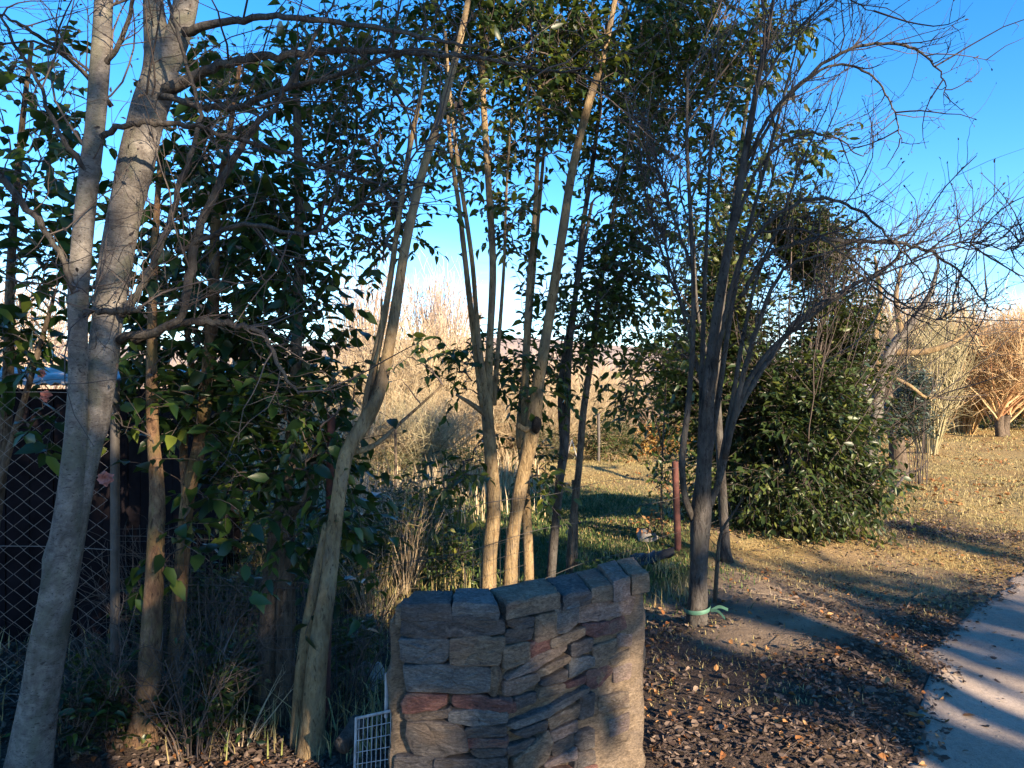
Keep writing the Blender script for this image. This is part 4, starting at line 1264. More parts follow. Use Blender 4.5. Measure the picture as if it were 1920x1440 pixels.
r_, nodes_all['c4'] = leafy_tree('evergreen_tree', 'slender evergreen tree with a swollen elbow and two parallel upright stems',
           [[(1030, 1105, 5.5, 14), (1038, 1020, 5.5, 13), (1050, 900, 5.5, 13), (1058, 835, 5.5, 15), (1052, 760, 5.5, 11), (1056, 680, 5.52, 9), (1078, 560, 5.55, 9), (1092, 430, 5.6, 8), (1112, 300, 5.65, 7), (1130, 150, 5.7, 5), (1140, 0, 5.7, 4)],
            [(1060, 830, 5.5, 12), (1064, 760, 5.48, 9), (1068, 660, 5.48, 8), (1085, 520, 5.5, 6), (1110, 380, 5.5, 5)]],
           'bark_grey', [(1120, 150, 80, 100, 5.7, 0.5, 0.9), (1150, 300, 70, 80, 5.7, 0.5, 0.9), (1130, 480, 80, 100, 5.7, 0.4, 1.0), (1110, 580, 80, 45, 5.7, 0.4, 1.0), (1090, 630, 50, 40, 5.6, 0.3, 0.7), (1170, 60, 90, 70, 5.7, 0.5, 0.9), (1060, 660, 40, 50, 5.7, 0.3, 0.6)],
           'leaf_privet', leaf=0.082, dens=1.75, L=8, slen=0.24, singles=110, n_side=12)
r_, nodes_all['c5'] = leafy_tree('evergreen_tree', 'thin dark evergreen tree leaning right beside the shaded lawn',
           [[(1066, 1095, 5.7, 12), (1072, 1000, 5.7, 11), (1085, 880, 5.7, 10), (1094, 770, 5.7, 10), (1110, 660, 5.72, 9), (1125, 540, 5.75, 8), (1150, 400, 5.8, 7), (1180, 250, 5.85, 5), (1200, 100, 5.9, 4)],
            [(1078, 1060, 5.72, 8), (1080, 960, 5.72, 6), (1074, 900, 5.7, 4)]],
           'bark_brown', [(1160, 530, 60, 70, 5.8, 0.35, 0.9), (1190, 440, 50, 70, 5.9, 0.3, 0.7), (1180, 330, 50, 60, 5.9, 0.35, 0.8), (1200, 200, 60, 80, 5.9, 0.4, 0.8), (1220, 80, 70, 70, 5.9, 0.4, 0.9), (1150, 600, 50, 40, 5.8, 0.3, 0.6)],
           'leaf_privet', leaf=0.082, dens=1.75, L=8, slen=0.24, singles=90, n_side=12)
r_, nodes_all['c6'] = leafy_tree('evergreen_tree', 'evergreen tree with dark berry clusters rising behind the bare forked tree',
           [[(1362, 1030, 6.3, 22), (1352, 880, 6.3, 20), (1345, 740, 6.3, 17), (1348, 620, 6.3, 15), (1362, 500, 6.3, 12), (1380, 350, 6.3, 10), (1400, 200, 6.3, 8), (1420, 40, 6.3, 6), (1430, -100, 6.3, 4)],
            [(1346, 730, 6.3, 10), (1310, 600, 6.2, 8), (1300, 450, 6.2, 7), (1290, 300, 6.2, 6), (1285, 120, 6.2, 4)],
            [(1346, 760, 6.3, 8), (1290, 700, 6.2, 6), (1230, 690, 6.1, 4), (1170, 720, 6.0, 2)]],
           'bark_grey', [(1250, 60, 100, 75, 6.2, 0.6, 1.0), (1330, 80, 90, 90, 6.2, 0.6, 1.0), (1280, 200, 90, 80, 6.2, 0.6, 1.0), (1400, 120, 70, 100, 6.2, 0.5, 0.9), (1360, 290, 60, 70, 6.2, 0.5, 0.7), (1440, 290, 60, 50, 6.1, 0.4, 0.6), (1510, 280, 35, 45, 6.0, 0.25, 0.6),
                         (1330, 410, 50, 60, 6.2, 0.4, 0.5), (1270, 420, 40, 50, 6.2, 0.3, 0.5), (1180, 740, 60, 40, 6.0, 0.3, 1.0), (1240, 670, 60, 50, 6.1, 0.35, 0.9), (1170, 690, 40, 30, 6.0, 0.25, 0.7), (1470, 60, 60, 50, 6.2, 0.4, 0.5), (1260, 560, 40, 60, 6.3, 0.3, 0.5)],
           'leaf_privet', leaf=0.09, dens=1.45, L=8, slen=0.26, singles=130, n_side=12, rs=0.42)

# the black knot on the golden trunk
kn = P(1006, 797, 4.98)
mb = MB()
u = np.linspace(0, np.pi, 9)[:, None]; v_ = np.linspace(0, 2 * np.pi, 14, endpoint=False)[None]
rr = 0.042 * (1 + 0.15 * np.sin(3 * v_ + 2 * u))
V = np.stack([rr * np.sin(u) * np.cos(v_) * 0.8, rr * np.sin(u) * np.sin(v_) * 0.8, rr * np.cos(u) * 1.25 + 0 * v_], -1).reshape(-1, 3) + kn
idx = np.arange(9 * 14).reshape(9, 14)
mb.add(V, q=np.stack([idx[:-1], idx[1:], np.roll(idx[1:], -1, 1), np.roll(idx[:-1], -1, 1)], -1).reshape(-1, 4))
M['charred'] = bark('charred_bark', (0.008, 0.007, 0.006), (0.018, 0.015, 0.013), (0.035, 0.03, 0.025), 1, 30)
gold = [o for o in bpy.data.objects if o.get('label', '').startswith('evergreen tree with golden trunk')][0]
mb.build('knot', M['charred'], gold)

# dark hanging clump of seed heads below a twig
c0 = P(862, 205, 4.55)
clump = thing('seed_clump', 'dark dry clump hanging from a thin twig between the upright stems', 'seed clump', c0 + [0, 0, 0.08])
mb = MB()
k = 26
pos = c0 + np.column_stack([rng.normal(0, 0.012, k), rng.normal(0, 0.012, k), rng.uniform(-0.03, 0.06, k)])
add_leaves(mb, pos, np.tile([0, 0, -1.0], (k, 1)) + rng.normal(0, 0.25, (k, 3)), rng.normal(0, 1, (k, 3)), np.full(k, 0.055), rng.random(k) * 0.1, 1.4)
mb.build('seed_heads', M['twig_dark'], clump, kind='stuff')
mb = MB(); batch_tubes(mb, spline(np.array([c0 + [0, 0, 0.04], c0 + [0.005, 0.05, 0.12], P(880, 150, 4.9), P(905, 180, 5.13)]), 4)[None], np.full((1, 13), 0.0025), 5)
mb.build('stalk', M['twig_dark'], clump)

# ------------------------------------------------------------------ right: bare forked tree
b_ = G(1307, 1172)
Yr = b_[1]
rt = [
    [(1307, 1190, Yr, 26), (1307, 1140, Yr, 22), (1310, 1060, Yr, 20), (1314, 970, Yr, 23), (1320, 880, Yr, 17), (1326, 780, Yr, 15), (1335, 660, Yr, 12), (1352, 540, Yr, 11), (1378, 400, Yr, 9), (1404, 250, Yr, 8), (1425, 130, Yr, 6), (1450, 0, Yr, 4), (1470, -120, Yr, 2.5)],
    [(1300, 975, Yr, 12), (1284, 930, Yr - .03, 11), (1279, 860, Yr - .05, 11), (1288, 780, Yr - .05, 10), (1298, 660, Yr - .05, 8), (1300, 540, Yr - .05, 7), (1294, 400, Yr, 6), (1288, 260, Yr, 5), (1290, 120, Yr, 4)],
    [(1330, 950, Yr, 14), (1352, 890, Yr - .05, 12), (1372, 800, Yr - .1, 11), (1400, 720, Yr - .12, 10), (1450, 650, Yr - .15, 9), (1500, 610, Yr - .2, 7), (1560, 565, Yr - .2, 6), (1640, 520, Yr - .2, 4), (1690, 480, Yr - .2, 2.5)],
    [(1322, 905, Yr + .03, 10), (1345, 760, Yr + .05, 9), (1362, 640, Yr + .06, 8), (1386, 500, Yr + .08, 7), (1430, 330, Yr + .1, 5.5), (1470, 180, Yr + .1, 4), (1500, 60, Yr + .1, 2.5)],
    [(1312, 890, Yr + .03, 9), (1316, 700, Yr + .08, 8), (1322, 520, Yr + .1, 7), (1330, 330, Yr + .12, 5), (1342, 150, Yr + .12, 3.5), (1350, 0, Yr + .1, 2)],
    [(1345, 900, Yr - .03, 8), (1372, 760, Yr - .1, 7.5), (1392, 640, Yr - .15, 6.5), (1420, 520, Yr - .15, 5), (1470, 400, Yr - .15, 3.5), (1500, 300, Yr - .15, 2)],
]
ra = [
    [(1330, 760, Yr, 9), (1350, 640, Yr - .1, 8), (1380, 510, Yr - .2, 7), (1420, 440, Yr - .25, 6.5), (1470, 395, Yr - .3, 6), (1540, 372, Yr - .3, 5.5), (1610, 395, Yr - .35, 5), (1660, 440, Yr - .4, 4), (1720, 500, Yr - .4, 2.5), (1750, 560, Yr - .4, 1.5)],
    [(1385, 560, Yr - .1, 7), (1440, 480, Yr - .2, 6.5), (1520, 450, Yr - .3, 6), (1600, 452, Yr - .35, 5.5), (1680, 455, Yr - .4, 5), (1740, 470, Yr - .4, 4.5), (1800, 510, Yr - .4, 3.5), (1840, 560, Yr - .4, 2.5), (1870, 580, Yr - .4, 1.8), (1905, 570, Yr - .4, 1)],
    [(1400, 300, Yr, 6), (1450, 210, Yr - .1, 5.5), (1530, 130, Yr - .2, 5), (1600, 90, Yr - .25, 4.5), (1680, 82, Yr - .3, 4), (1730, 100, Yr - .3, 3), (1765, 145, Yr - .3, 2), (1782, 195, Yr - .3, 1.2)],
    [(1392, 340, Yr, 5), (1450, 220, Yr + .1, 4.5), (1540, 130, Yr + .1, 4), (1610, 128, Yr + .1, 3.5), (1655, 165, Yr + .1, 3), (1680, 220, Yr + .1, 2.4), (1690, 270, Yr + .1, 1.5)],
    [(1375, 790, Yr - .1, 9), (1430, 690, Yr, 8), (1500, 600, Yr + .1, 7), (1580, 545, Yr + .15, 6), (1650, 510, Yr + .2, 5), (1700, 470, Yr + .2, 3.5), (1760, 430, Yr + .2, 2)],
    [(1360, 860, Yr - .1, 8), (1390, 720, Yr - .2, 8), (1440, 560, Yr - .3, 7), (1480, 500, Yr - .3, 5), (1560, 480, Yr - .3, 4), (1640, 540, Yr - .3, 3), (1700, 590, Yr - .3, 2), (1760, 610, Yr - .3, 1.2)],
    [(1360, 480, Yr, 6), (1410, 340, Yr + .1, 5), (1480, 260, Yr + .15, 4), (1560, 255, Yr + .2, 3), (1610, 290, Yr + .2, 2), (1640, 275, Yr + .2, 1.2)],
    [(1296, 500, Yr - .03, 5), (1262, 400, Yr, 4), (1230, 300, Yr, 3), (1210, 200, Yr, 2)],
    [(1300, 620, Yr - .05, 5), (1250, 500, Yr + .1, 4), (1215, 380, Yr + .1, 3), (1200, 300, Yr + .1, 2)],
    [(1320, 820, Yr, 7), (1310, 690, Yr + .1, 6), (1262, 520, Yr + .15, 4), (1240, 420, Yr + .2, 3)],
    [(1415, 180, Yr, 5), (1470, 90, Yr, 4), (1520, 30, Yr, 3), (1580, -30, Yr, 2)],
    [(1400, 280, Yr, 5), (1430, 120, Yr - .2, 4), (1480, 20, Yr - .3, 3), (1560, -10, Yr - .35, 2.5), (1640, 20, Yr - .35, 1.5)],
    [(1420, 440, Yr - .25, 4), (1500, 430, Yr - .35, 4), (1590, 480, Yr - .4, 3), (1680, 560, Yr - .45, 2.5), (1760, 600, Yr - .45, 1.5), (1800, 580, Yr - .45, 1)],
    [(1740, 470, Yr - .4, 3.5), (1800, 455, Yr - .45, 3), (1850, 460, Yr - .5, 2.5), (1900, 470, Yr - .5, 1.5), (1925, 440, Yr - .5, 1)],
]
ws = [stem_world(s, i == 0, 0.80 if i == 0 else (0.48 if i == 2 else 0.58)) for i, s in enumerate(rt)]
base = ws[0][0, :3] + [0, 0, 0.06]
rtree = thing('bare_tree', 'bare forked tree with green tape round its dark trunk and arching budded branches', 'tree', base)
st = []
for i, w in enumerate(ws):
    mb = MB(); s = trunk_mesh(mb, w, 14, 0.06, 0.25 if i == 0 else None)
    mb.build('trunk' if i == 0 else 'limb', M['bark_grey'], rtree)
    st.append(resample(s[len(s) // 2:], 24)[:, :3])
br = []
for s0 in ra:
    mb = MB(); s = trunk_mesh(mb, stem_world(s0, rs=0.62), 7, 0.12, kink=0.006)
    mb.build('branch', M['bark_grey'], rtree)
    br.append(resample(s, 24)[:, :3])
br = np.array(br); st = np.array(st)
mb = MB()
C, R = spawn(br, 520, 0.12, 0.62, 0.2, 1, 0.8, 0.4, 0.0044, 7, 0.25)
batch_tubes(mb, C, R, 4)
C2, R2 = spawn(C, 1500, 0.05, 0.26, 0.15, 1, 0.85, 0.3, 0.0026, 5, 0.28)
batch_tubes(mb, C2, R2, 3)
C4, R4 = spawn(st, 70, 0.3, 1.2, 0.1, 1, 0.8, 0.45, 0.006, 8, 0.18)
batch_tubes(mb, C4, R4, 4)
C5, R5 = spawn(C4, 520, 0.1, 0.4, 0.15, 1, 0.85, 0.35, 0.0022, 6, 0.25)
batch_tubes(mb, C5, R5, 3)
buds(mb, C2, 0.015); buds(mb, C5, 0.015); buds(mb, C, 0.02)
mb.build('twigs', M['twig_dark'], rtree, kind='stuff')
# green tape round the foot
tz = P(1307, 1140, Yr)
mb = MB()
n = 24; ang = np.arange(n) * 2 * np.pi / n
ring = []
for dz, rr in ((-0.012, 0.079), (0.0, 0.083), (0.013, 0.080)):
    ring.append(np.column_stack([tz[0] + rr * np.cos(ang), tz[1] + rr * np.sin(ang), tz[2] + dz + 0.012 * np.sin(ang * 1.0 + 1)]))
V = np.vstack(ring); idx = np.arange(3 * n).reshape(3, n)
mb.add(V, q=np.stack([idx[:-1], np.roll(idx[:-1], -1, 1), np.roll(idx[1:], -1, 1), idx[1:]], -1).reshape(-1, 4))
for sx, e in ((1, np.array([0.09, -0.05, 0.02])), (1, np.array([0.07, -0.06, -0.03]))):
    a0 = tz + [0.07, -0.05, 0.0]
    pts = spline(np.array([a0, a0 + e * 0.5 + [0, 0, 0.02], a0 + e]), 5)
    w_ = np.array([0, 0, 0.009])
    V = np.vstack([pts + w_, pts - w_]); k = len(pts)
    mb.add(V, q=[[i, i + 1, k + i + 1, k + i] for i in range(k - 1)])
mb.build('tape', M['ribbon'], rtree)

# ------------------------------------------------------------------ right: evergreen thicket, small pale tree
E0 = G(1490, 1005)
leaf_bush('evergreen_shrub', 'broad dense evergreen shrub filling the space right of the bare forked tree', E0,
          [(0.2, 0.5, 1.3, 0.95, 0.8, 0.8), (0.15, 0.5, 2.3, 0.85, 0.8, 0.8), (-0.3, 0.3, 0.6, 0.65, 0.6, 0.5), (0.4, 0.1, 0.5, 0.65, 0.5, 0.45), (-0.1, 0.6, 2.95, 0.6, 0.6, 0.5), (0.6, 0.5, 1.8, 0.45, 0.5, 0.7),
           (-0.5, 0.4, 1.7, 0.5, 0.5, 0.8), (0.0, -0.05, 0.5, 0.9, 0.45, 0.5), (-0.85, 0.5, 1.4, 0.4, 0.4, 0.6), (-0.7, 0.5, 0.6, 0.4, 0.4, 0.5), (0.1, -0.1, 1.2, 0.8, 0.4, 0.6), (-0.35, 0.7, 3.2, 0.3, 0.3, 0.35), (0.45, 0.6, 2.75, 0.4, 0.4, 0.4), (0.15, 0.5, 2.75, 0.75, 0.6, 0.6), (-0.45, 0.5, 2.4, 0.5, 0.5, 0.7), (-0.6, 0.5, 1.9, 0.4, 0.4, 0.6)],
          13000, 0.085, 'leaf_hedge', stems=15, singles=120, shell=0.1, clump=0.58)
mb = MB()
k = 46
f = np.array([E0[0] + 0.1, E0[1] + 0.3, E0[2] + 0.3]) + rng.normal(0, 0.18, (k, 3))
dr = unit(np.column_stack([rng.normal(0.1, 0.55, k), rng.normal(-0.1, 0.4, k), np.full(k, 1.0)]))
Ls = 2.2 + 1.2 * rng.random(k)
t = np.linspace(0, 1, 8)[None, :, None]
S = f[:, None, :] + dr[:, None, :] * Ls[:, None, None] * t + np.cumsum(rng.normal(0, 0.03, (k, 8, 3)), axis=1)
batch_tubes(mb, S, 0.008 * np.linspace(1, 0.25, 8)[None] * np.ones((k, 1)), 4)
C, R = spawn(S, 420, 0.15, 0.7, 0.35, 1, 0.9, 0.3, 0.003, 5, 0.22); batch_tubes(mb, C, R, 3)
E_root = [o for o in bpy.data.objects if o.get('label', '').startswith('broad dense evergreen shrub')][0]
mb.build('dead_twigs', M['twig_dark'], E_root, kind='stuff')
E1 = G(1400, 985)
leaf_bush('evergreen_shrub', 'low leafy shrub tucked behind the foot of the bare forked tree', E1,
          [(0.05, 0.1, 0.45, 0.35, 0.3, 0.4), (0.0, 0.2, 0.9, 0.4, 0.3, 0.45), (0.2, 0.0, 0.25, 0.3, 0.3, 0.22)], 900, 0.07, 'leaf_hedge', stems=14, singles=60)
E2 = G(1700, 900)
leaf_bush('evergreen_shrub', 'small bluish leaved shrub at the right edge of the evergreen thicket', E2 + [-0.35, -1.0, 0],
          [(0.0, 0.25, 0.95, 0.36, 0.3, 0.4), (0.1, 0.25, 1.4, 0.3, 0.3, 0.3)], 520, 0.075, 'leaf_blue', stems=14, singles=60)
sp = G(1622, 955); Ys = sp[1]
s2 = G(1682, 895)
small = [[(1622, 965, Ys, 14), (1628, 900, Ys, 12), (1640, 800, Ys, 10), (1648, 720, Ys, 11), (1668, 660, Ys, 10), (1705, 610, Ys, 8), (1740, 560, Ys, 5), (1760, 500, Ys, 2.5)],
         [(1648, 710, Ys, 8), (1640, 640, Ys, 7), (1650, 560, Ys, 5), (1640, 480, Ys, 2.5)],
         [(1668, 660, Ys, 7), (1730, 660, Ys - .1, 6), (1790, 640, Ys - .2, 4), (1830, 605, Ys - .2, 2)],
         [(1690, 625, Ys, 6), (1680, 560, Ys + .1, 5), (1690, 500, Ys + .1, 2)],
         [(1650, 700, Ys, 6), (1700, 720, Ys - .2, 4), (1735, 745, Ys - .2, 3), (1760, 745, Ys - .2, 1.5)]]
ws = [stem_world(s, i == 0) for i, s in enumerate(small)]
stree = thing('bare_tree', 'small leafless tree with pale cut limbs rising from the evergreen thicket', 'tree', ws[0][0, :3] + [0, 0, 0.06])
pp = []
for i, w in enumerate(ws):
    mb = MB(); s = trunk_mesh(mb, w, 10, 0.12, 0.3 if i == 0 else None); mb.build('trunk' if i == 0 else 'limb', M['bark_tan'] if i else M['bark_pale'], stree); pp.append(resample(s[len(s) // 3:], 20)[:, :3])
pp = np.array(pp); mb = MB()
C, R = spawn(pp, 60, 0.3, 1.1, 0.3, 1, 0.8, 0.5, 0.007, 7, 0.16); batch_tubes(mb, C, R, 4)
C2, R2 = spawn(C, 160, 0.15, 0.5, 0.2, 1, 0.8, 0.4, 0.003, 5, 0.2); batch_tubes(mb, C2, R2, 3)
mb.build('twigs', M['twig_dark'], stree, kind='stuff')
w = stem_world([(1684, 905, s2[1], 17), (1684, 860, s2[1], 14), (1676, 800, s2[1], 12), (1660, 720, s2[1], 10), (1670, 620, s2[1], 6)], True)
t2 = thing('bare_tree', 'short dark trunk at the end of the evergreen thicket beside the sunny grass', 'tree', w[0, :3] + [0, 0, 0.06])
mb = MB(); s = trunk_mesh(mb, w, 10, 0.1, 0.4); mb.build('trunk', M['bark_brown'], t2)
pp = resample(s[len(s) // 3:], 20)[None, :, :3]
mb = MB(); C, R = spawn(pp, 22, 0.3, 0.9, 0.2, 1, 0.9, 0.4, 0.008, 7, 0.2); batch_tubes(mb, C, R, 4)
C2, R2 = spawn(C, 80, 0.1, 0.4, 0.2, 1, 0.8, 0.3, 0.003, 5, 0.2); batch_tubes(mb, C2, R2, 3)
mb.build('twigs', M['twig_dark'], t2, kind='stuff')
# fallen branch leaning out of the thicket
fb = [G(1672, 925) + [0, 0, 0.01], G(1700, 905) + [0, 0, 0.12], P(1725, 880, G(1700, 905)[1]), P(1740, 862, G(1700, 905)[1])]
w = np.column_stack([np.array(fb), [0.02, 0.018, 0.014, 0.008]])
mb = MB(); s = trunk_mesh(mb, w, 7, 0.1); C, R = spawn(resample(s, 12)[None, :, :3], 16, 0.1, 0.45, 0.2, 1, 0.9, 0.2, 0.004, 5, 0.25)
batch_tubes(mb, C, R, 3)
o = mb.build('fallen_branch', M['twig_dark']); tag(o, 'broken dark branch leaning out of the thicket over dry grass', 'branch')

# ------------------------------------------------------------------ far shrubs and trees
def at(px, py_base, Y):
    return P(px, py_base, Y)[:2]


far = [
    # px, Y, top py, width m, n, mat, label, kwargs
    (1740, 17.0, 575, 1.1, 110, 'twig_olive', 'tall upright shrub with pale green stems right of the thicket', dict(stem_r=0.016, side=8, side_len=0.8, lvl2=1)),
    (1880, 22.5, 612, 2.9, 40, 'twig_red', 'rounded leafless shrub tree with reddish tan shoots and stout forked trunks', dict(trunks=2, trunk_h=0.7, trunk_r=0.14, stem_r=0.030, side=26, side_len=1.7, lvl2=4, arch=0.02, tw_r=0.3)),
    (1800, 27.0, 600, 1.8, 90, 'twig_tan', 'thin pale shrub behind the reddish shrub tree', dict(stem_r=0.018, side=7, side_len=0.9, lvl2=1)),
    (1935, 30.0, 645, 2.6, 80, 'twig_olive', 'olive shrub behind the reddish shrub tree at the far right', dict(stem_r=0.02, side=7, side_len=1.0, lvl2=1)),
    (1690, 26.0, 540, 1.9, 110, 'twig_pink', 'pale grey leafless tree beyond the evergreen thicket', dict(stem_r=0.022, side=7, side_len=1.1, lvl2=1)),
    (690, 21.0, 520, 1.2, 70, 'twig_pink', 'tall pale leafless tree at the left end of the far thicket', dict(stem_r=0.022, side=6, side_len=1.0, arch=0.1, up=0.8, lvl2=1)),
    (760, 18.5, 620, 1.5, 110, 'twig_tan', 'tan leafless shrub in the far thicket under the leaning fork', dict(stem_r=0.016, side=9, side_len=0.9, lvl2=2)),
    (828, 23.0, 530, 1.1, 80, 'twig_pink', 'tall narrow pale tree in the middle of the far thicket', dict(stem_r=0.024, side=7, side_len=1.0, arch=0.0, up=0.9, lvl2=1)),
    (880, 17.5, 690, 1.5, 110, 'twig_tan', 'straw coloured shrub directly behind the golden trunks', dict(stem_r=0.014, side=9, side_len=0.8, lvl2=2)),
    (980, 20.0, 680, 1.7, 110, 'twig_pink', 'pinkish leafless shrub between the two golden trunks', dict(stem_r=0.016, side=9, side_len=0.9, lvl2=2)),
    (1070, 22.0, 700, 1.9, 110, 'twig_tan', 'tan leafless shrub behind the slender elbowed tree', dict(stem_r=0.016, side=9, side_len=0.9, lvl2=2)),
    (1195, 20.0, 715, 1.6, 110, 'twig_pink', 'greyish pink shrub behind the dark green cone shaped shrub', dict(stem_r=0.014, side=9, side_len=0.8, lvl2=2)),
    (640, 16.5, 690, 1.4, 110, 'twig_tan', 'tan shrub behind the straight pole like stem', dict(stem_r=0.014, side=9, side_len=0.8, lvl2=2)),
    (520, 19.0, 690, 2.0, 110, 'twig_tan', 'broad straw coloured shrub seen through the left evergreen shrub', dict(stem_r=0.016, side=9, side_len=0.9, lvl2=1)),
    (380, 22.0, 690, 2.2, 110, 'twig_pink', 'pale shrub seen between the reddish brown stems', dict(stem_r=0.018, side=8, side_len=1.0, lvl2=1)),
    (60, 24.0, 520, 2.4, 110, 'twig_pink', 'tall pale leafless tree standing beyond the dark shed', dict(stem_r=0.024, side=8, side_len=1.2, lvl2=1)),
    (730, 13.5, 800, 1.1, 110, 'twig_tan', 'low tangle of tan stems below the far thicket', dict(stem_r=0.009, side=9, side_len=0.6, lvl2=1)),
    (610, 12.5, 790, 1.0, 50, 'twig_tan', 'low tan shrub left of the leaning fork', dict(stem_r=0.009, side=10, side_len=0.7, lvl2=2)),
    (700, 12.6, 790, 1.1, 65, 'twig_straw', 'low straw coloured shrub right of the leaning fork', dict(stem_r=0.009, side=10, side_len=0.7, lvl2=2)),
    (790, 12.8, 780, 1.1, 65, 'twig_olive', 'rounded olive stemmed shrub left of the golden trunks', dict(stem_r=0.009, side=10, side_len=0.7, lvl2=2)),
    (870, 15.0, 740, 1.3, 80, 'twig_straw', 'straw coloured shrub touching the first golden trunk', dict(stem_r=0.009, side=10, side_len=0.7, lvl2=2)),
    (955, 15.5, 735, 1.3, 80, 'twig_tan', 'tan leafless shrub framed by the golden trunks', dict(stem_r=0.009, side=10, side_len=0.7, lvl2=2)),
    (1030, 17.0, 720, 1.4, 85, 'twig_straw', 'straw coloured shrub left of the grey prop', dict(stem_r=0.010, side=10, side_len=0.7, lvl2=2)),
    (1110, 18.5, 715, 1.5, 95, 'twig_straw', 'straw coloured shrub behind the pale grey pole', dict(stem_r=0.011, side=10, side_len=0.8, lvl2=2)),
    (560, 15.0, 730, 1.4, 45, 'twig_straw', 'tall straw coloured shrub behind the pole like stem', dict(stem_r=0.012, side=10, side_len=0.8, lvl2=2)),
    (745, 15.5, 690, 1.4, 70, 'twig_straw', 'tall straw coloured shrub behind the leaning fork', dict(stem_r=0.012, side=10, side_len=0.8, lvl2=2)),
    (820, 16.0, 640, 1.1, 60, 'twig_straw', 'tall narrow straw coloured shrub left of the thin upright stems', dict(stem_r=0.013, side=10, side_len=0.8, lvl2=2)),
    (1805, 24.0, 640, 1.9, 60, 'twig_orange', 'golden orange shrub left of the reddish shrub tree', dict(stem_r=0.020, side=14, side_len=1.1, lvl2=3)),
    (1960, 25.0, 625, 2.2, 60, 'twig_orange', 'golden orange shrub at the right picture edge', dict(stem_r=0.022, side=14, side_len=1.2, lvl2=3)),
    (1265, 24.0, 690, 2.2, 100, 'twig_tan', 'leafless shrub behind the orange leaved shrub', dict(stem_r=0.018, side=8, side_len=0.9, lvl2=1)),
]
for px, Y, top, wdt, n, mt, lab, kw in far:
    x = (px - 960) / FPX * Y
    h = EYE + (720 - top) / FPX * Y - float(ground_z(x, Y))
    n = int(n * 1.7); kw['stem_r'] *= 1.2
    fan_shrub('leafless_shrub' if 'tree' not in lab.split(' ')[:5] else 'leafless_tree', lab, (x, Y), n, h, wdt, mt, cat='tree' if 'tree' in lab.split(' ')[:5] else 'shrub', **kw)


def far_bush(name, label, px, Y, top, w, n, leaf, mat, cat='shrub', twigm='twig_tan', **kw):
    x = (px - 960) / FPX * Y
    h = EYE + (720 - top) / FPX * Y
    bl = [(0, 0, h * 0.45, w, w * 0.8, h * 0.45), (w * 0.3, 0.1, h * 0.65, w * 0.6, w * 0.6, h * 0.3), (-w * 0.35, 0, h * 0.55, w * 0.6, w * 0.6, h * 0.35), (0.0, 0, h * 0.85, w * 0.35, w * 0.4, h * 0.15)]
    return leaf_bush(name, label, (x, Y), bl, n, leaf, mat, cat=cat, twigm=twigm, **kw)


far_bush('evergreen_shrub', 'dark green cone shaped shrub at the edge of the sunny lawn', 1148, 15.5, 795, 0.55, 700, 0.10, 'leaf_hedge', width=0.5)
far_bush('autumn_shrub', 'orange leaved shrub left of the bare forked tree', 1240, 17.0, 800, 0.65, 560, 0.10, 'leaf_orange')
far_bush('willow_shrub', 'yellow green bush in the sunlit thicket behind the golden trunks', 850, 16.5, 730, 0.75, 650, 0.12, 'leaf_yellow', width=0.6)
far_bush('willow_shrub', 'yellow green bush at the foot of the far thicket under the leaning tree', 790, 14.5, 850, 0.55, 380, 0.09, 'leaf_yellow', width=0.6)
far_bush('willow_shrub', 'grey green scrub bush right of the leaning fork', 735, 12.0, 850, 0.55, 420, 0.06, 'leaf_scrub', width=0.7)
far_bush('willow_shrub', 'grey green scrub bush left of the leaning fork', 640, 11.0, 840, 0.5, 420, 0.06, 'leaf_scrub', width=0.7)
far_bush('willow_shrub', 'low yellow green bush beside the first golden trunk', 880, 12.5, 840, 0.45, 360, 0.06, 'leaf_yellow', width=0.6)
far_bush('willow_shrub', 'tall grey green bush in the sunlit thicket', 800, 17.5, 700, 0.9, 520, 0.09, 'leaf_scrub', width=0.6)
far_bush('willow_shrub', 'grey green bush between the golden trunks and the elbowed tree', 1015, 15.0, 800, 0.6, 420, 0.07, 'leaf_scrub', width=0.6)
far_bush('evergreen_shrub', 'small bright green shrub beside the orange leaved shrub', 1300, 18.0, 800, 0.6, 360, 0.10, 'leaf_yellow')
far_bush('evergreen_shrub', 'low green hedge behind the pale green stemmed shrub', 1790, 27.0, 775, 2.6, 700, 0.14, 'leaf_hedge')
far_bush('evergreen_tree', 'round green tree at the far right behind the reddish shrub tree', 1985, 36.0, 610, 2.2, 900, 0.2, 'leaf_hedge', cat='tree')
far_bush('evergreen_shrub', 'grey green bush on the sunny grass at the right picture edge', 1935, 27.0, 745, 1.0, 420, 0.12, 'leaf_blue')
far_bush('willow_shrub', 'yellow green bush behind the dark pole like stem', 470, 15.0, 770, 1.0, 520, 0.11, 'leaf_yellow', width=0.6)

# low shrubs and saplings between the fence and the lawn
def low_bush(label, px, py, top, w_px, n, leaf, mat, cat='shrub', **kw):
    g = G(px, py); Y = g[1]
    h = max(0.2, (py - top) / FPX * Y); w = w_px / FPX * Y
    return leaf_bush('low_shrub', label, g, [(0, 0, h * 0.5, w, w, h * 0.5), (w * 0.4, 0, h * 0.75, w * 0.5, w * 0.5, h * 0.3), (-w * 0.4, 0.05, h * 0.6, w * 0.5, w * 0.5, h * 0.35)], n, leaf, mat, cat=cat, **kw)


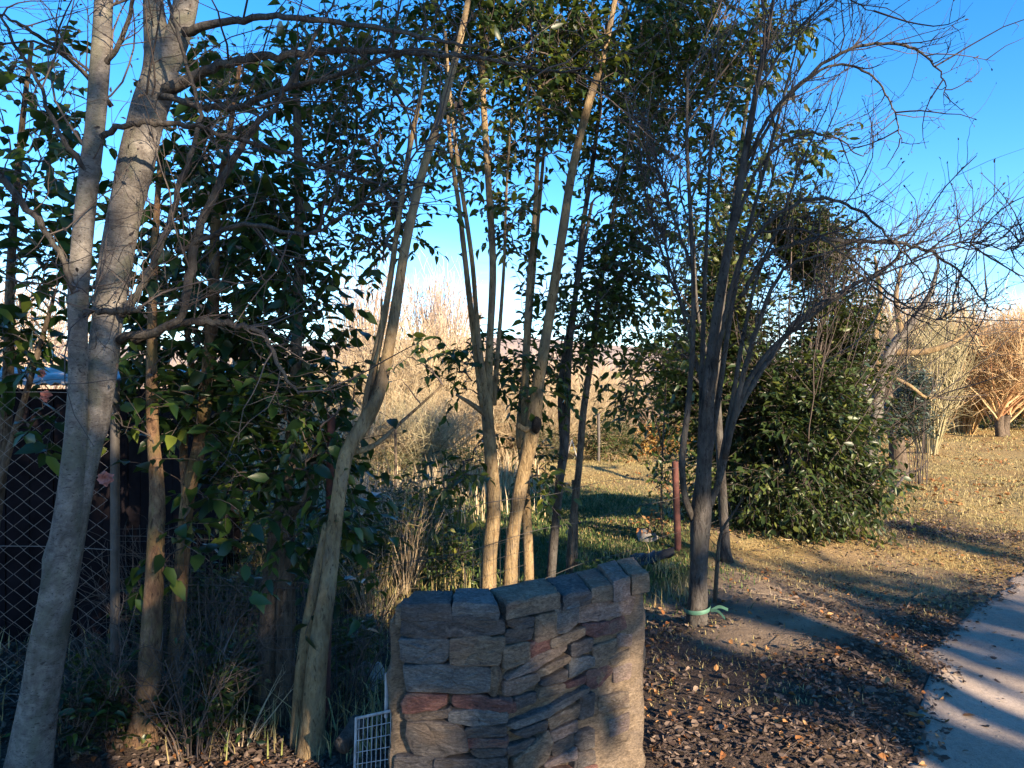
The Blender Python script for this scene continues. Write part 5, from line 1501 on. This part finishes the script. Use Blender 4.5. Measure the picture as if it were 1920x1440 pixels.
low_bush('green undergrowth bush left of the golden trunks', 790, 1075, 930, 70, 260, 0.055, 'leaf_privet', singles=30)
low_bush('olive undergrowth bush beside the leaning tree', 720, 1060, 950, 50, 160, 0.055, 'leaf_hedge', singles=20)
low_bush('leafy undergrowth behind the left end of the wall', 850, 1100, 1010, 50, 160, 0.05, 'leaf_privet', singles=20)
low_bush('dark undergrowth bush right of the dark red post', 680, 1130, 1000, 45, 120, 0.07, 'leaf_large', singles=40)
low_bush('sunlit leafy seedling clump among the left stems', 440, 1330, 1200, 50, 110, 0.05, 'leaf_yellow', singles=60)
low_bush('dark seedling clump at the foot of the reddish brown stems', 370, 1330, 1210, 40, 60, 0.06, 'leaf_large', singles=40)
low_bush('shaded undergrowth between the fence and the reddish brown stems', 200, 1330, 1230, 60, 90, 0.055, 'leaf_large', singles=40)
low_bush('small leafy shoots below the dark shed', 240, 1120, 960, 50, 150, 0.06, 'leaf_privet', singles=30)
low_bush('leafy undergrowth far behind the left stems', 470, 1060, 930, 90, 260, 0.06, 'leaf_privet', singles=20)
low_bush('purplish twiggy undergrowth left of the golden trunks', 740, 1000, 900, 60, 200, 0.05, 'leaf_hedge', singles=0)
low_bush('low green weeds right of the thin dark leaning tree', 1110, 1110, 1070, 20, 30, 0.05, 'leaf_yellow', singles=20)
low_bush('dark large leaved undergrowth at the foot of the pale leaning trunk', 175, 1410, 1290, 55, 110, 0.06, 'leaf_large', singles=60)
low_bush('dark undergrowth between the reddish brown stems and the straight stems', 400, 1400, 1250, 50, 120, 0.055, 'leaf_large', singles=60)
low_bush('shaded green undergrowth behind the reddish brown stems', 330, 1230, 1080, 80, 260, 0.055, 'leaf_privet', singles=40)
low_bush('shaded undergrowth between the straight stems and the leaning foot', 470, 1240, 1090, 60, 220, 0.055, 'leaf_privet', singles=40)
low_bush('undergrowth right of the leaning foot', 660, 1300, 1180, 40, 130, 0.05, 'leaf_privet', singles=40)
for px, py, top, n, mt, lab in ((230, 1380, 1150, 26, 'twig_dark', 'dark twiggy suckers left of the reddish brown stems'), (360, 1420, 1180, 26, 'twig_dark', 'dark twiggy suckers at the reddish brown stems'), (420, 1330, 1100, 30, 'twig_dark', 'dark twiggy suckers left of the straight stems'),
                                (640, 1350, 1150, 22, 'twig_dark', 'dark twiggy suckers right of the leaning foot'), (130, 1420, 1250, 20, 'twig_dark', 'dark twiggy suckers behind the pale leaning trunk'), (300, 1250, 1020, 30, 'twig_dark', 'dark twig tangle in front of the dark shed corner'),
                                (560, 1250, 1050, 26, 'twig_dark', 'dark twig tangle behind the leaning foot')):
    g = G(px, py); h = (py - top) / FPX * g[1]
    fan_shrub('twig_suckers', lab, g, n, h, 0.45 * h + 0.1, mt, stem_r=0.004, side=6, side_len=h * 0.5, cat='suckers', tw_r=0.6, lvl2=1)
for px, py, top, n, mt, lab in ((760, 1110, 900, 40, 'twig_tan', 'dry stalks standing behind the left end of the wall'), (700, 1180, 1020, 30, 'twig_tan', 'dry stalks at the foot of the dark red post'),
                                (690, 1020, 860, 50, 'twig_pink', 'pale bramble tangle under the far thicket'), (820, 1000, 850, 50, 'twig_tan', 'tan bramble tangle left of the golden trunks'),
                                (450, 1400, 1260, 9, 'twig_tan', 'thin dry stalks beside the straight stems')):
    g = G(px, py); h = (py - top) / FPX * g[1]
    fan_shrub('dry_stalks', lab, g, n, h, 0.3 * h + 0.15, mt, stem_r=0.003, side=3, side_len=h * 0.4, cat='dry plant', tw_r=0.6)

sg = G(1242, 1010)
leafy_tree('sapling', 'thin leafy sapling left of the red post', [[(1242, 1010, sg[1], 4), (1240, 930, sg[1], 3.5), (1243, 830, sg[1], 3), (1248, 740, sg[1], 2), (1250, 680, sg[1], 1.2)], [(1242, 840, sg[1], 2.2), (1225, 770, sg[1], 1.8), (1205, 700, sg[1], 1)]],
           'bark_brown', [(1245, 900, 25, 30, sg[1], 0.15, 0.7), (1240, 860, 25, 20, sg[1], 0.12, 0.8), (1245, 960, 18, 25, sg[1], 0.1, 0.5)], 'leaf_privet', leaf=0.07, dens=2.5, L=5, slen=0.14, singles=60, n_side=6, cat='sapling')
sg = G(1342, 1130)
w = stem_world([(1340, 1140, sg[1], 4.5), (1345, 1060, sg[1], 4), (1352, 1000, sg[1], 3), (1380, 955, sg[1], 2), (1395, 930, sg[1], 1)], True)
th_ = thing('sapling', 'thin leafless shoot standing right of the taped trunk', 'sapling', w[0, :3] + [0, 0, 0.06])
mb = MB(); s = trunk_mesh(mb, w, 6, 0.08); mb.build('stem', M['bark_brown'], th_)
mb = MB(); C, R = spawn(resample(s, 12)[None, :, :3], 14, 0.1, 0.4, 0.3, 1, 1.0, 0.3, 0.0028, 6, 0.2); batch_tubes(mb, C, R, 3); mb.build('twigs', M['twig_dark'], th_, kind='stuff')

# ------------------------------------------------------------------ chain link fence and dark shed on the left
def tube_obj(name, pts, r, mat, parent, n=8):
    mb = MB(); p = np.array(pts, float)
    batch_tubes(mb, p[None], np.full((1, len(p)), r), n)
    # end caps
    k = len(p); v0 = mb.n
    ring = np.concatenate(mb.v)[-n:]
    mb.add(np.vstack([ring, p[-1:]]), t=[[i, (i + 1) % n, n] for i in range(n)])
    return mb.build(name, mat, parent)


F0 = np.array([-4.3, 3.75]); F1 = np.array([-1.93, 3.6])
fe = (F1 - F0) / np.linalg.norm(F1 - F0); FL = np.linalg.norm(F1 - F0)
fence = thing('chain_link_fence', 'rusty chain link fence in front of the dark shed', 'fence', (F1[0], F1[1], float(ground_z(*F1))))
ZB, ZT = 0.06, 1.56
dw, dh = 0.105, 0.078
nw = int(FL / dw); nh = int((ZT - ZB) / dh)
mb = MB()
for s in (0, 1):
    # each woven wire zigzags down the whole height
    k = np.arange(2 * nh + 1)
    for i in range(nw + 1):
        u = (i + (0.5 if s else 0.0)) * dw * 1.0 + np.where(k % 2 == 0, 0, dw / 2) * (1 if s == 0 else -1) * 1.0
        if s == 1: continue
        u = i * dw + np.where(k % 2 == 0, 0.0, dw * 0.5)
        u2 = i * dw + np.where(k % 2 == 0, 0.0, -dw * 0.5)
        for uu, dy in ((u, 0.002), (u2, -0.002)):
            if uu.min() < 0 or uu.max() > FL: continue
            z = ZB + k * dh / 2 + 0.01 * np.sin(uu * 3)
            sag = 0.02 * np.sin(uu * 2.1) * np.sin(z * 2)
            p = np.column_stack([F0[0] + fe[0] * uu, F0[1] + fe[1] * uu + dy + sag, z])
            batch_tubes(mb, p[None], np.full((1, len(p)), 0.0018), 3)
mb.build('wire_mesh', M['wire'], fence, kind='stuff')
for uu in (0.0, FL * 0.48, FL):
    x, y = F0 + fe * uu
    z = float(ground_z(x, y)) - 0.1
    tube_obj('post', [[x, y + 0.03, z], [x, y + 0.03, 0.8], [x, y + 0.03, 1.62]], 0.022, M['grey_post'], fence)
for z in (0.08, 0.8, 1.55):
    pts = [[F0[0] + fe[0] * u, F0[1] + fe[1] * u + 0.004, z + 0.012 * math.sin(u * 4)] for u in np.linspace(0, FL, 14)]
    tube_obj('line_wire', pts, 0.002, M['wire'], fence, 4)
# leaning pale stakes by the fence
g = G(12, 1470) if False else np.array([-2.25, 3.3, float(ground_z(-2.25, 3.3))])
o = tube_obj('stake', [[g[0] - 0.04, g[1], g[2] - 0.05], [g[0] - 0.07, g[1] + 0.03, 0.55], [g[0] - 0.10, g[1] + 0.06, 1.05]], 0.022, M['bark_tan'], None, 8)
tag(o, 'weathered wooden stake leaning on the chain link fence', 'stake')

sh0, sh1, shY, shB, shZ = -6.4, -2.38, 4.6, 6.6, 1.62
shed = thing('shed', 'dark boarded shed behind the chain link fence', 'shed', ((sh0 + sh1) / 2, (shY + shB) / 2, 0.0))


def box(mb, x0, x1, y0, y1, z0, z1):
    v = [[x, y, z] for z in (z0, z1) for y in (y0, y1) for x in (x0, x1)]
    mb.add(v, q=[[0, 2, 3, 1], [4, 5, 7, 6], [0, 1, 5, 4], [2, 6, 7, 3], [0, 4, 6, 2], [1, 3, 7, 5]])


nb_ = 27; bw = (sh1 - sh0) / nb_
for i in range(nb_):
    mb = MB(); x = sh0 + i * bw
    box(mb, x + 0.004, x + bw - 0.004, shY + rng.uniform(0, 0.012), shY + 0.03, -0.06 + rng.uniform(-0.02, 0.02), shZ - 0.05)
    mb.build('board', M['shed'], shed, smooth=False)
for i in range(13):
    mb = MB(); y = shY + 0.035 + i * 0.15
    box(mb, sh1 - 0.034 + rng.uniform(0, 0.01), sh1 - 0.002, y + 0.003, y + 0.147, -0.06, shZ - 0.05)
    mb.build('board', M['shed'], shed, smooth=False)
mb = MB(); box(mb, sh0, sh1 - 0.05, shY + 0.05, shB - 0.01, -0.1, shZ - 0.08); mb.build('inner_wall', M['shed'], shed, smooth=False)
mb = MB()
u = np.linspace(sh0 - 0.12, sh1 + 0.06, 160); zz = shZ + 0.012 * np.sin((u - sh0) * 2 * np.pi / 0.076)
ya, yb = shY - 0.12, shB + 0.1
V = np.vstack([np.column_stack([u, np.full(160, y), zz + dz]) for y, dz in ((ya, -0.02), (yb, 0.12), (yb, 0.126), (ya, -0.014))])
idx = np.arange(640).reshape(4, 160)
mb.add(V, q=np.concatenate([np.stack([idx[a][:-1], idx[a][1:], idx[b][1:], idx[b][:-1]], -1) for a, b in ((0, 1), (1, 2), (2, 3), (3, 0))]))
mb.build('roof', M['roof_tin'], shed)

# ------------------------------------------------------------------ wire fence with dark red posts running behind the wall
pL = np.array([-0.915, 3.66]); pR = G(1272, 1032)[:2]
p0f = F1 + np.array([0.03, 0.0])
wf = thing('wire_fence', 'plain wire fence on dark red posts running behind the trees and the wall', 'fence', (pL[0], pL[1], float(ground_z(*pL))))
for (x, y), ztop, lean in ((pL, 1.45, 0.03), (pR, 0.92, -0.03), (pR + (pR - pL) * 0.55, 1.35, 0.01)):
    z = float(ground_z(x, y)) - 0.1
    tube_obj('post', [[x, y, z], [x + lean * 0.5, y, (z + ztop) / 2], [x + lean, y, ztop]], 0.020 if y < 4 else 0.030, M['rust_post'], wf)
for z in (0.30, 0.62, 0.86):
    path = np.vstack([np.linspace(p0f, pL, 8), np.linspace(pL, pR, 22)[1:], np.linspace(pR, pR + (pR - pL) * 0.55, 10)[1:]])
    pts = [[a[0], a[1] - 0.02, z + 0.012 * math.sin(i * 0.9 + z * 9)] for i, a in enumerate(path)]
    tube_obj('line_wire', pts, 0.0016, M['old_wire'], wf, 4)
mb = MB()
seg = np.linspace(p0f, pL, 30)
for a in seg: batch_tubes(mb, np.array([[[a[0], a[1], 0.02], [a[0] + 0.004, a[1] + 0.01, 0.4], [a[0], a[1], 0.92]]]), np.full((1, 3), 0.001), 3)
for z in np.arange(0.06, 0.93, 0.06):
    batch_tubes(mb, np.column_stack([seg, np.full(30, z)])[None] + [0, 0.002, 0], np.full((1, 30), 0.001), 3)
seg = np.linspace(pL, pL + (pR - pL) * 0.42, 26)
for a in seg: batch_tubes(mb, np.array([[[a[0], a[1], -0.1], [a[0] + 0.004, a[1] + 0.01, 0.4], [a[0], a[1], 0.9]]]), np.full((1, 3), 0.001), 3)
for z in np.arange(0.06, 0.9, 0.09):
    batch_tubes(mb, np.column_stack([seg, np.full(26, z)])[None] + [0, 0.002, 0], np.full((1, 26), 0.001), 3)
mb.build('wire_mesh', M['old_wire'], wf, kind='stuff')

# thin far poles of the back fence
for px, Y, top, bot_r, mt, lab in ((741, 11.0, 800, 0.02, 'bark_brown', 'thin dark fence pole in front of the far thicket'), (1122, 15.0, 775, 0.03, 'grey_post', 'pale grey fence pole beside the cone shaped shrub')):
    x = (px - 960) / FPX * Y; zt = EYE + (720 - top) / FPX * Y; zg = float(ground_z(x, Y)) - 0.1
    o = tube_obj('fence_pole', [[x, Y, zg], [x + 0.01, Y, (zg + zt) / 2], [x, Y, zt]], bot_r, M[mt], None)
    tag(o, lab, 'pole')
# white A shaped support far behind the elbowed tree
aY = 14.5; xa = (1072 - 960) / FPX * aY
aw = thing('prop_frame', 'small grey A shaped prop behind the elbowed tree', 'prop', (xa, aY, float(ground_z(xa, aY))))
for dx in (-0.16, 0.16):
    zg = float(ground_z(xa + dx, aY)) - 0.05
    tube_obj('leg', [[xa + dx, aY, zg], [xa + dx * 0.5, aY, zg + 0.27], [xa, aY, zg + 0.55]], 0.011, M['roof_tin'], aw, 6)

# ------------------------------------------------------------------ white wire panel beside the wall's left end
wp = thing('wire_rack', 'white wire mesh rack leaning beside the left end of the wall', 'wire rack', (-0.5, 2.95, float(ground_z(-0.5, 2.95))))
q0 = P(668, 1347, 2.95); q1 = P(742, 1331, 2.80)
dn = np.array([0.0, -0.05, -0.34])
tube_obj('rail', [q0, (q0 + q1) / 2, q1], 0.006, M['white_wire'], wp, 6)
tube_obj('rail', [q0 + dn * 0.62, (q0 + q1) / 2 + dn * 0.62, q1 + dn * 0.62], 0.008, M['white_wire'], wp, 6)
tube_obj('upright', [q0 + [0, 0, 0.004], q0 + dn * 0.5, q0 + dn], 0.006, M['white_wire'], wp, 6)
tube_obj('upright', [P(725, 1262, 2.86), P(725, 1300, 2.86), P(724, 1345, 2.86)], 0.008, M['white_wire'], wp, 6)
mb = MB()
for t in np.linspace(0.08, 1, 9):
    a = q0 + (q1 - q0) * t; batch_tubes(mb, np.array([[a, a + dn * 0.5, a + dn]]), np.full((1, 3), 0.0018), 4)
for t in np.linspace(0.12, 1, 8):
    batch_tubes(mb, np.array([[q0 + dn * t, (q0 + q1) / 2 + dn * t, q1 + dn * t]]), np.full((1, 3), 0.0018), 4)
mb.build('wire_grid', M['white_wire'], wp, kind='stuff')
# grey log or pipe lying by it
g = G(660, 1420)
w = np.array([[*(P(640, 1400, 2.98)), 0.035], [*P(660, 1375, 3.05), 0.036], [*P(672, 1352, 3.12), 0.034]])
w[:, 2] = np.maximum(w[:, 2], np.array([float(ground_z(a[0], a[1])) for a in w]) + 0.02)
mb = MB(); trunk_mesh(mb, w, 10, 0.08); o = mb.build('log', M['bark_grey']); tag(o, 'short grey log beside the white wire rack', 'log')


# mossy boulder behind the panel
def boulder(label, c, r, mat):
    mb = MB()
    u = np.linspace(0.05, np.pi - 0.05, 10)[:, None]; v = np.linspace(0, 2 * np.pi, 16, endpoint=False)[None]
    d = np.stack([np.sin(u) * np.cos(v), np.sin(u) * np.sin(v), np.cos(u) + 0 * v], -1)
    s = 0.8 + 0.45 * vnoise(d[..., 0] * 2 + c[0] * 9, d[..., 1] * 2 + d[..., 2] * 2.3, 55)
    V = (d * s[..., None] * np.array(r)).reshape(-1, 3) + np.array(c)
    idx = np.arange(160).reshape(10, 16)
    k = 160
    mb.add(V, q=np.stack([idx[:-1], idx[1:], np.roll(idx[1:], -1, 1), np.roll(idx[:-1], -1, 1)], -1).reshape(-1, 4), t=[[idx[0][i], idx[0][(i + 1) % 16], idx[0][8]] for i in range(16) if i not in (7, 8)])
    o = mb.build('boulder', M[mat]); tag(o, label, 'boulder')


g = G(690, 1290); boulder('dark rounded boulder behind the white wire rack', g + [0, 0, 0.03], (0.11, 0.1, 0.12), 'concrete')
g = G(1215, 1010); boulder('dark rock on the shaded lawn near the red post', g + [0, 0, 0.0], (0.09, 0.09, 0.09), 'concrete')

# ------------------------------------------------------------------ black plastic sheet near the red post
bp = G(1222, 1058)
nu, nv = 20, 9
U, Vv = np.meshgrid(np.linspace(0, 1, nu), np.linspace(-0.5, 0.5, nv))
cx_ = bp[0] - 0.16 + 0.36 * U; cy_ = bp[1] + 0.10 * U + Vv * 0.26 * (1.1 - 0.5 * U)
cz_ = np.array(ground_z(cx_, cy_)) + 0.012 + 0.06 * U * np.exp(-(Vv / 0.4) ** 2) + 0.05 * vnoise(U * 7, Vv * 6 + 3, 61) 
V = np.concatenate([np.stack([cx_, cy_, cz_], -1).reshape(-1, 3), np.stack([cx_, cy_, cz_ - 0.008], -1).reshape(-1, 3)])
idx = np.arange(nu * nv).reshape(nv, nu)
q = np.stack([idx[:-1, :-1], idx[:-1, 1:], idx[1:, 1:], idx[1:, :-1]], -1).reshape(-1, 4)
mb = MB(); mb.add(V, q=np.vstack([q, q[:, ::-1] + nu * nv]))
tag(mb.build('plastic_sheet', M['black_plastic']), 'crumpled black plastic sheet behind the right end of the wall', 'plastic sheet')
low_bush('small heap of rusty leaves above the black plastic sheet', 1228, 1020, 1000, 16, 26, 0.05, 'leaf_rust', singles=20)

# ------------------------------------------------------------------ pink blossoms on the left shrub
shr = [o for o in bpy.data.objects if o.get('label', '').startswith('large leaved evergreen shrub growing at')][0]
for px, py, Y, r in ((198, 897, 2.92, 0.024), (86, 742, 3.7, 0.024), (78, 700, 3.72, 0.018), (140, 1285, 3.5, 0.016)):
    c = P(px, py, Y); mb = MB()
    k = 14; a = np.arange(k) * 2.4
    d = np.column_stack([np.cos(a), np.full(k, -0.35), np.sin(a)]) + rng.normal(0, 0.2, (k, 3))
    add_leaves(mb, np.tile(c, (k, 1)), d, np.tile([0, -1.0, 0.0], (k, 1)) + rng.normal(0, 0.3, (k, 3)), np.full(k, r * 1.3), rng.random(k), 2.2)
    if px == 198:
        o = mb.build('dead_blossom', M['petal']); tag(o, 'faded pink blossom caught against the pale leaning trunk', 'blossom')
    else:
        mb.build('blossom', M['petal'], shr)

# ------------------------------------------------------------------ leaf litter, grass
CURL = LEAF_T * np.array([1.7, 1, 1]) + np.array([0, 0, 1.0]) * (0.35 * (LEAF_T[:, 0:1] * 1.7) ** 2 + 0.25 * (LEAF_T[:, 1:2] - 0.45) ** 2)


def scatter(n, x0, x1, y0, y1, weight, near_pow=1.0):
    out = []
    got = 0
    while got < n:
        x = x0 + (x1 - x0) * rng.random(n * 3); y = y0 + (y1 - y0) * rng.random(n * 3) ** near_pow
        keep = rng.random(n * 3) < weight(x, y)
        vis = np.abs(x) < y * 0.80 + 0.5
        k = keep & vis
        out.append(np.column_stack([x[k], y[k]])); got += k.sum()
        if k.sum() == 0: break
    return np.vstack(out)[:n]


def inside_wall(x, y):
    e = (B_ - K_)[:2] / np.linalg.norm((B_ - K_)[:2])
    a = np.abs(x - 0.08) < 0.5
    return a & (y > 2.45 + np.maximum(0, x) * 0.75) & (y < 2.85 + np.maximum(0, x + 0.1) * 0.75)


def litter_w(x, y):
    l = cover(x, y)[2]
    s = path_side(x, y)
    edge = np.exp(-((s + 0.12) / 0.16) ** 2) * (y < 8)
    drift = sstep(0.30, 0.62, vnoise(x * 1.9, y * 2.6, 91) * 0.65 + vnoise(x * 5.5, y * 6.5, 92) * 0.35)
    w = np.clip(l * (0.12 + 1.1 * drift) + 0.5 * edge + 0.10 * (x > 0.4) * (y < 8) * (vnoise(x * 4, y * 5, 93) > 0.45), 0, 1) * (s < 0.12)
    w = np.where((s >= 0.12) & (s < 2.5), 0.012, w)
    return w * ~inside_wall(x, y)


pt = scatter(36000, -3.5, 5.5, 2.2, 9.5, litter_w, 1.25)
k = len(pt)
z = np.array(ground_z(pt[:, 0], pt[:, 1]))
mb = MB()
d = np.column_stack([rng.normal(0, 1, k), rng.normal(0, 1, k), rng.normal(0, 0.16, k)])
up = np.column_stack([rng.normal(0, 0.28, k), rng.normal(0, 0.28, k), np.where(rng.random(k) < 0.5, 1.0, -1.0)])
size = 0.012 + 0.030 * rng.random(k) ** 1.7
add_leaves(mb, np.column_stack([pt, z + 0.008 + 0.014 * rng.random(k)]), d, up, size, rng.random(k), 1.0, CURL, 0.4)
o = mb.build('leaf_litter', M['leaf_dry'], smooth=False); tag(o, 'brown dead leaves covering the verge between the wall and the track', 'leaf litter', kind='stuff')
pt = scatter(3800, -3.5, 7.5, 2.2, 13, lambda x, y: np.clip(0.25 + litter_w(x, y), 0, 1) * (path_side(x, y) < 0.1) * ~inside_wall(x, y), 1.3)
k = len(pt); z = np.array(ground_z(pt[:, 0], pt[:, 1])); mb = MB()
add_leaves(mb, np.column_stack([pt, z + 0.015]), np.column_stack([rng.normal(0, 1, (k, 2)), rng.normal(0, 0.2, k)]), np.column_stack([rng.normal(0, 0.4, (k, 2)), np.ones(k)]), 0.015 + 0.022 * rng.random(k), rng.random(k) ** 2, 1.0, CURL)
o = mb.build('leaf_litter', M['leaf_rust'], smooth=False); tag(o, 'scattered rusty fallen leaves among dry grass and earth', 'leaf litter', kind='stuff')

# small dead twigs among the litter
pt = scatter(1500, -3.0, 4.0, 2.3, 7.5, litter_w, 1.2)
k = len(pt); a = rng.random(k) * 6.28; L = 0.03 + 0.12 * rng.random(k) ** 2
t = np.linspace(-0.5, 0.5, 4)
X = pt[:, 0:1] + np.cos(a)[:, None] * L[:, None] * t; Yw = pt[:, 1:2] + np.sin(a)[:, None] * L[:, None] * t
Zw = np.array(ground_z(X, Yw)) + 0.016 + 0.01 * rng.random((k, 1))
mb = MB(); batch_tubes(mb, np.stack([X, Yw, Zw], -1), np.full((k, 4), 0.0016), 3)
o = mb.build('twig_litter', M['twig_dark']); tag(o, 'small dead twigs among the brown leaves of the verge', 'twig litter', kind='stuff')

# the larger fallen leaves that one can pick out
_mb = MB(); _mb.add(CURL, q=LEAF_Q, t=LEAF_TR, rnd=0.75)
big_leaf = {}
for mt in ('leaf_rust', 'leaf_dry'):
    for v in (0.45, 0.7, 0.95):
        _mb = MB(); _mb.add(CURL, q=LEAF_Q, t=LEAF_TR, rnd=v); me = _mb.mesh('fallen_leaf'); me.materials.append(M[mt]); big_leaf[(mt, v)] = me
spots = [(1555, 1305), (1530, 1315), (1270, 1340), (1290, 1345), (1460, 1310), (1600, 1335), (1700, 1350), (1690, 1345), (1640, 1180), (1880, 1092), (1785, 1055), (1760, 1058), (1500, 1390), (1420, 1410), (1350, 1380), (1310, 1310), (1250, 1290),
         (1470, 1350), (1570, 1360), (1620, 1300), (1660, 1290), (1590, 1230), (1540, 1180), (1440, 1240), (1380, 1290), (1240, 1400), (1330, 1420), (1620, 1420), (1540, 1430), (1870, 1190), (1830, 1350), (1780, 1310)]
for i, (px, py) in enumerate(spots):
    g = G(px, py)
    mt = 'leaf_rust' if i % 5 < 3 else 'leaf_dry'
    o = bpy.data.objects.new('fallen_leaf', big_leaf[(mt, (0.45, 0.7, 0.95)[i % 3])])
    o.location = (g[0], g[1], g[2] + 0.016); s = 0.045 + 0.025 * rng.random()
    o.scale = (s, s, s); o.rotation_euler = (rng.normal(0, 0.3), rng.normal(0, 0.3), rng.random() * 6.28)
    COL.objects.link(o); tag(o, 'large curled fallen leaf lying on the verge or track', 'leaf', 'large curled fallen leaves')

BL = 4


def grass(name, label, pts, hmin, hmax, mat, wdt=0.004, lean=0.5):
    k = len(pts); z = np.array(ground_z(pts[:, 0], pts[:, 1])) - 0.004
    p0 = np.column_stack([pts, z])
    h = hmin + (hmax - hmin) * rng.random(k) ** 1.6
    a = rng.random(k) * 6.28
    s = np.column_stack([np.cos(a), np.sin(a), 0 * a]); l = np.column_stack([-np.sin(a), np.cos(a), 0 * a]) * (lean * rng.normal(0, 1, k))[:, None]
    up = np.array([0, 0, 1.0])
    w = wdt * (0.6 + 0.8 * rng.random(k))[:, None]
    m1 = p0 + (up * 0.55 + l * 0.25) * h[:, None]; tip = p0 + (up * 0.95 + l * 0.95) * h[:, None]
    V = np.stack([p0 - s * w, p0 + s * w, m1 + s * w * 0.8, m1 - s * w * 0.8, tip], 1)
    b = np.arange(k)[:, None] * 5
    mb = MB(); mb.add(V.reshape(-1, 3), q=np.array([[0, 1, 2, 3]]) + b, t=np.array([[3, 2, 4]]) + b, rnd=np.repeat(rng.random(k), 5))
    o = mb.build(name, M[mat]); tag(o, label, 'grass', kind='stuff')


pt = scatter(100000, 0.6, 9.5, 3.4, 15, lambda x, y: cover(x, y)[0] ** 1.3 * (path_side(x, y) < -0.05) * (0.25 + 0.75 * (vnoise(x * 3, y * 3, 77) > 0.42)), 1.5)
grass('dry_grass', 'short dry grass on the verge beside the track', pt, 0.010, 0.045, 'grass_dry', 0.0022, 0.9)
pt = scatter(38000, -3.0, 2.4, 4.6, 12.5, lambda x, y: cover(x, y)[1], 1.2)
grass('lawn_grass', 'short green grass of the shaded lawn behind the wall', pt, 0.015, 0.06, 'grass_green', 0.004, 0.6)
pt = scatter(70000, -3.5, 11.0, 8.5, 24, lambda x, y: cover(x, y)[0] * 0.9, 1.1)
grass('dry_grass', 'sunlit straw coloured grass beyond the shade', pt, 0.015, 0.06, 'grass_dry', 0.0045, 1.0)
pt = scatter(5200, -3.0, -0.2, 3.2, 8, lambda x, y: 0.15 + 0.85 * (vnoise(x * 1.6, y * 1.6, 78) > 0.5), 1.0)
grass('weed_grass', 'long dull grass among the stems on the left', pt, 0.06, 0.28, 'grass_dry', 0.003, 0.6)
pt = scatter(7000, -6.0, 0.5, 8.8, 17, lambda x, y: 0.2 + 0.8 * (vnoise(x * 1.3, y * 1.3, 80) > 0.45), 1.0)
grass('tall_grass', 'tall straw coloured grass at the foot of the far thicket', pt, 0.10, 0.5, 'twig_straw', 0.006, 0.35)
pt = scatter(50000, 1.0, 36.0, 18, 46, lambda x, y: 0.35 + 0.65 * (vnoise(x * 0.9, y * 0.9, 81) > 0.4), 1.0)
grass('dry_grass', 'far golden grass under the reddish shrub tree', pt, 0.02, 0.09, 'grass_dry', 0.011, 1.0)
pt = scatter(5000, 2.0, 30.0, 9, 40, lambda x, y: 0.2 + 0.8 * (vnoise(x * 0.7, y * 0.7, 82) > 0.5), 1.4)
k = len(pt); z = np.array(ground_z(pt[:, 0], pt[:, 1])); mb = MB()
add_leaves(mb, np.column_stack([pt, z + 0.03]), np.column_stack([rng.normal(0, 1, (k, 2)), rng.normal(0, 0.3, k)]), np.column_stack([rng.normal(0, 0.5, (k, 2)), np.ones(k)]), 0.03 + 0.05 * rng.random(k), rng.random(k) ** 1.5, 1.0, CURL)
o = mb.build('leaf_litter', M['leaf_rust'], smooth=False); tag(o, 'rusty leaves strewn over the far sunny grass', 'leaf litter', kind='stuff')
pt = scatter(900, 0.45, 1.25, 4.9, 6.4, lambda x, y: 0.3 + 0.7 * (vnoise(x * 5, y * 5, 79) > 0.5), 1.0)
grass('dry_grass', 'straw tufts left of the taped trunk', pt, 0.04, 0.14, 'grass_dry', 0.003, 0.6)

# pebbles on the track, joined: too small to pick apart
pt = scatter(1400, 1.0, 6.5, 2.2, 8, lambda x, y: (path_side(x, y) > -0.1) * 0.6, 1.2)
k = len(pt); z = np.array(ground_z(pt[:, 0], pt[:, 1])) + 0.006
oct_ = np.array([[1, 0, 0], [0, 1, 0], [-1, 0, 0], [0, -1, 0], [0, 0, 0.7], [0, 0, -0.7]], float)
tri = np.array([[0, 1, 4], [1, 2, 4], [2, 3, 4], [3, 0, 4], [1, 0, 5], [2, 1, 5], [3, 2, 5], [0, 3, 5]])
s = 0.003 + 0.008 * rng.random(k) ** 3
V = np.column_stack([pt, z])[:, None, :] + s[:, None, None] * (oct_[None] * (0.7 + 0.6 * rng.random((k, 6, 1))))
mb = MB(); mb.add(V.reshape(-1, 3), t=(tri[None] + np.arange(k)[:, None, None] * 6).reshape(-1, 3))
o = mb.build('gravel', M['concrete']); tag(o, 'fine gravel scattered on the sandy track', 'gravel', kind='stuff')

# fallen twigs on the verge
for i, (px, py, L, a, lab) in enumerate(((1500, 1010, 0.5, 0.4, 'thin pale fallen twig on the bare earth right of the taped trunk'), (1440, 1120, 0.35, 2.5, 'thin fallen twig lying on the leaf litter by the dirt mound'), (1720, 1120, 0.3, 0.9, 'thin fallen twig at the edge of the sandy track'))):
    g = G(px, py); n = 9
    t = np.linspace(-0.5, 0.5, n)
    x = g[0] + L * t * math.cos(a) + rng.normal(0, 0.006, n); y = g[1] + L * t * math.sin(a) + rng.normal(0, 0.006, n)
    z = np.array(ground_z(x, y)) + 0.012
    mb = MB(); batch_tubes(mb, np.column_stack([x, y, z])[None], np.linspace(0.005, 0.002, n)[None], 6)
    C, R = spawn(np.column_stack([x, y, z])[None], 4, 0.05, 0.12, 0.2, 0.9, 0.8, 0.1, 0.0018, 4, 0.1); batch_tubes(mb, C, R, 4)
    o = mb.build('fallen_twig', M['twig_tan']); tag(o, lab, 'twig')
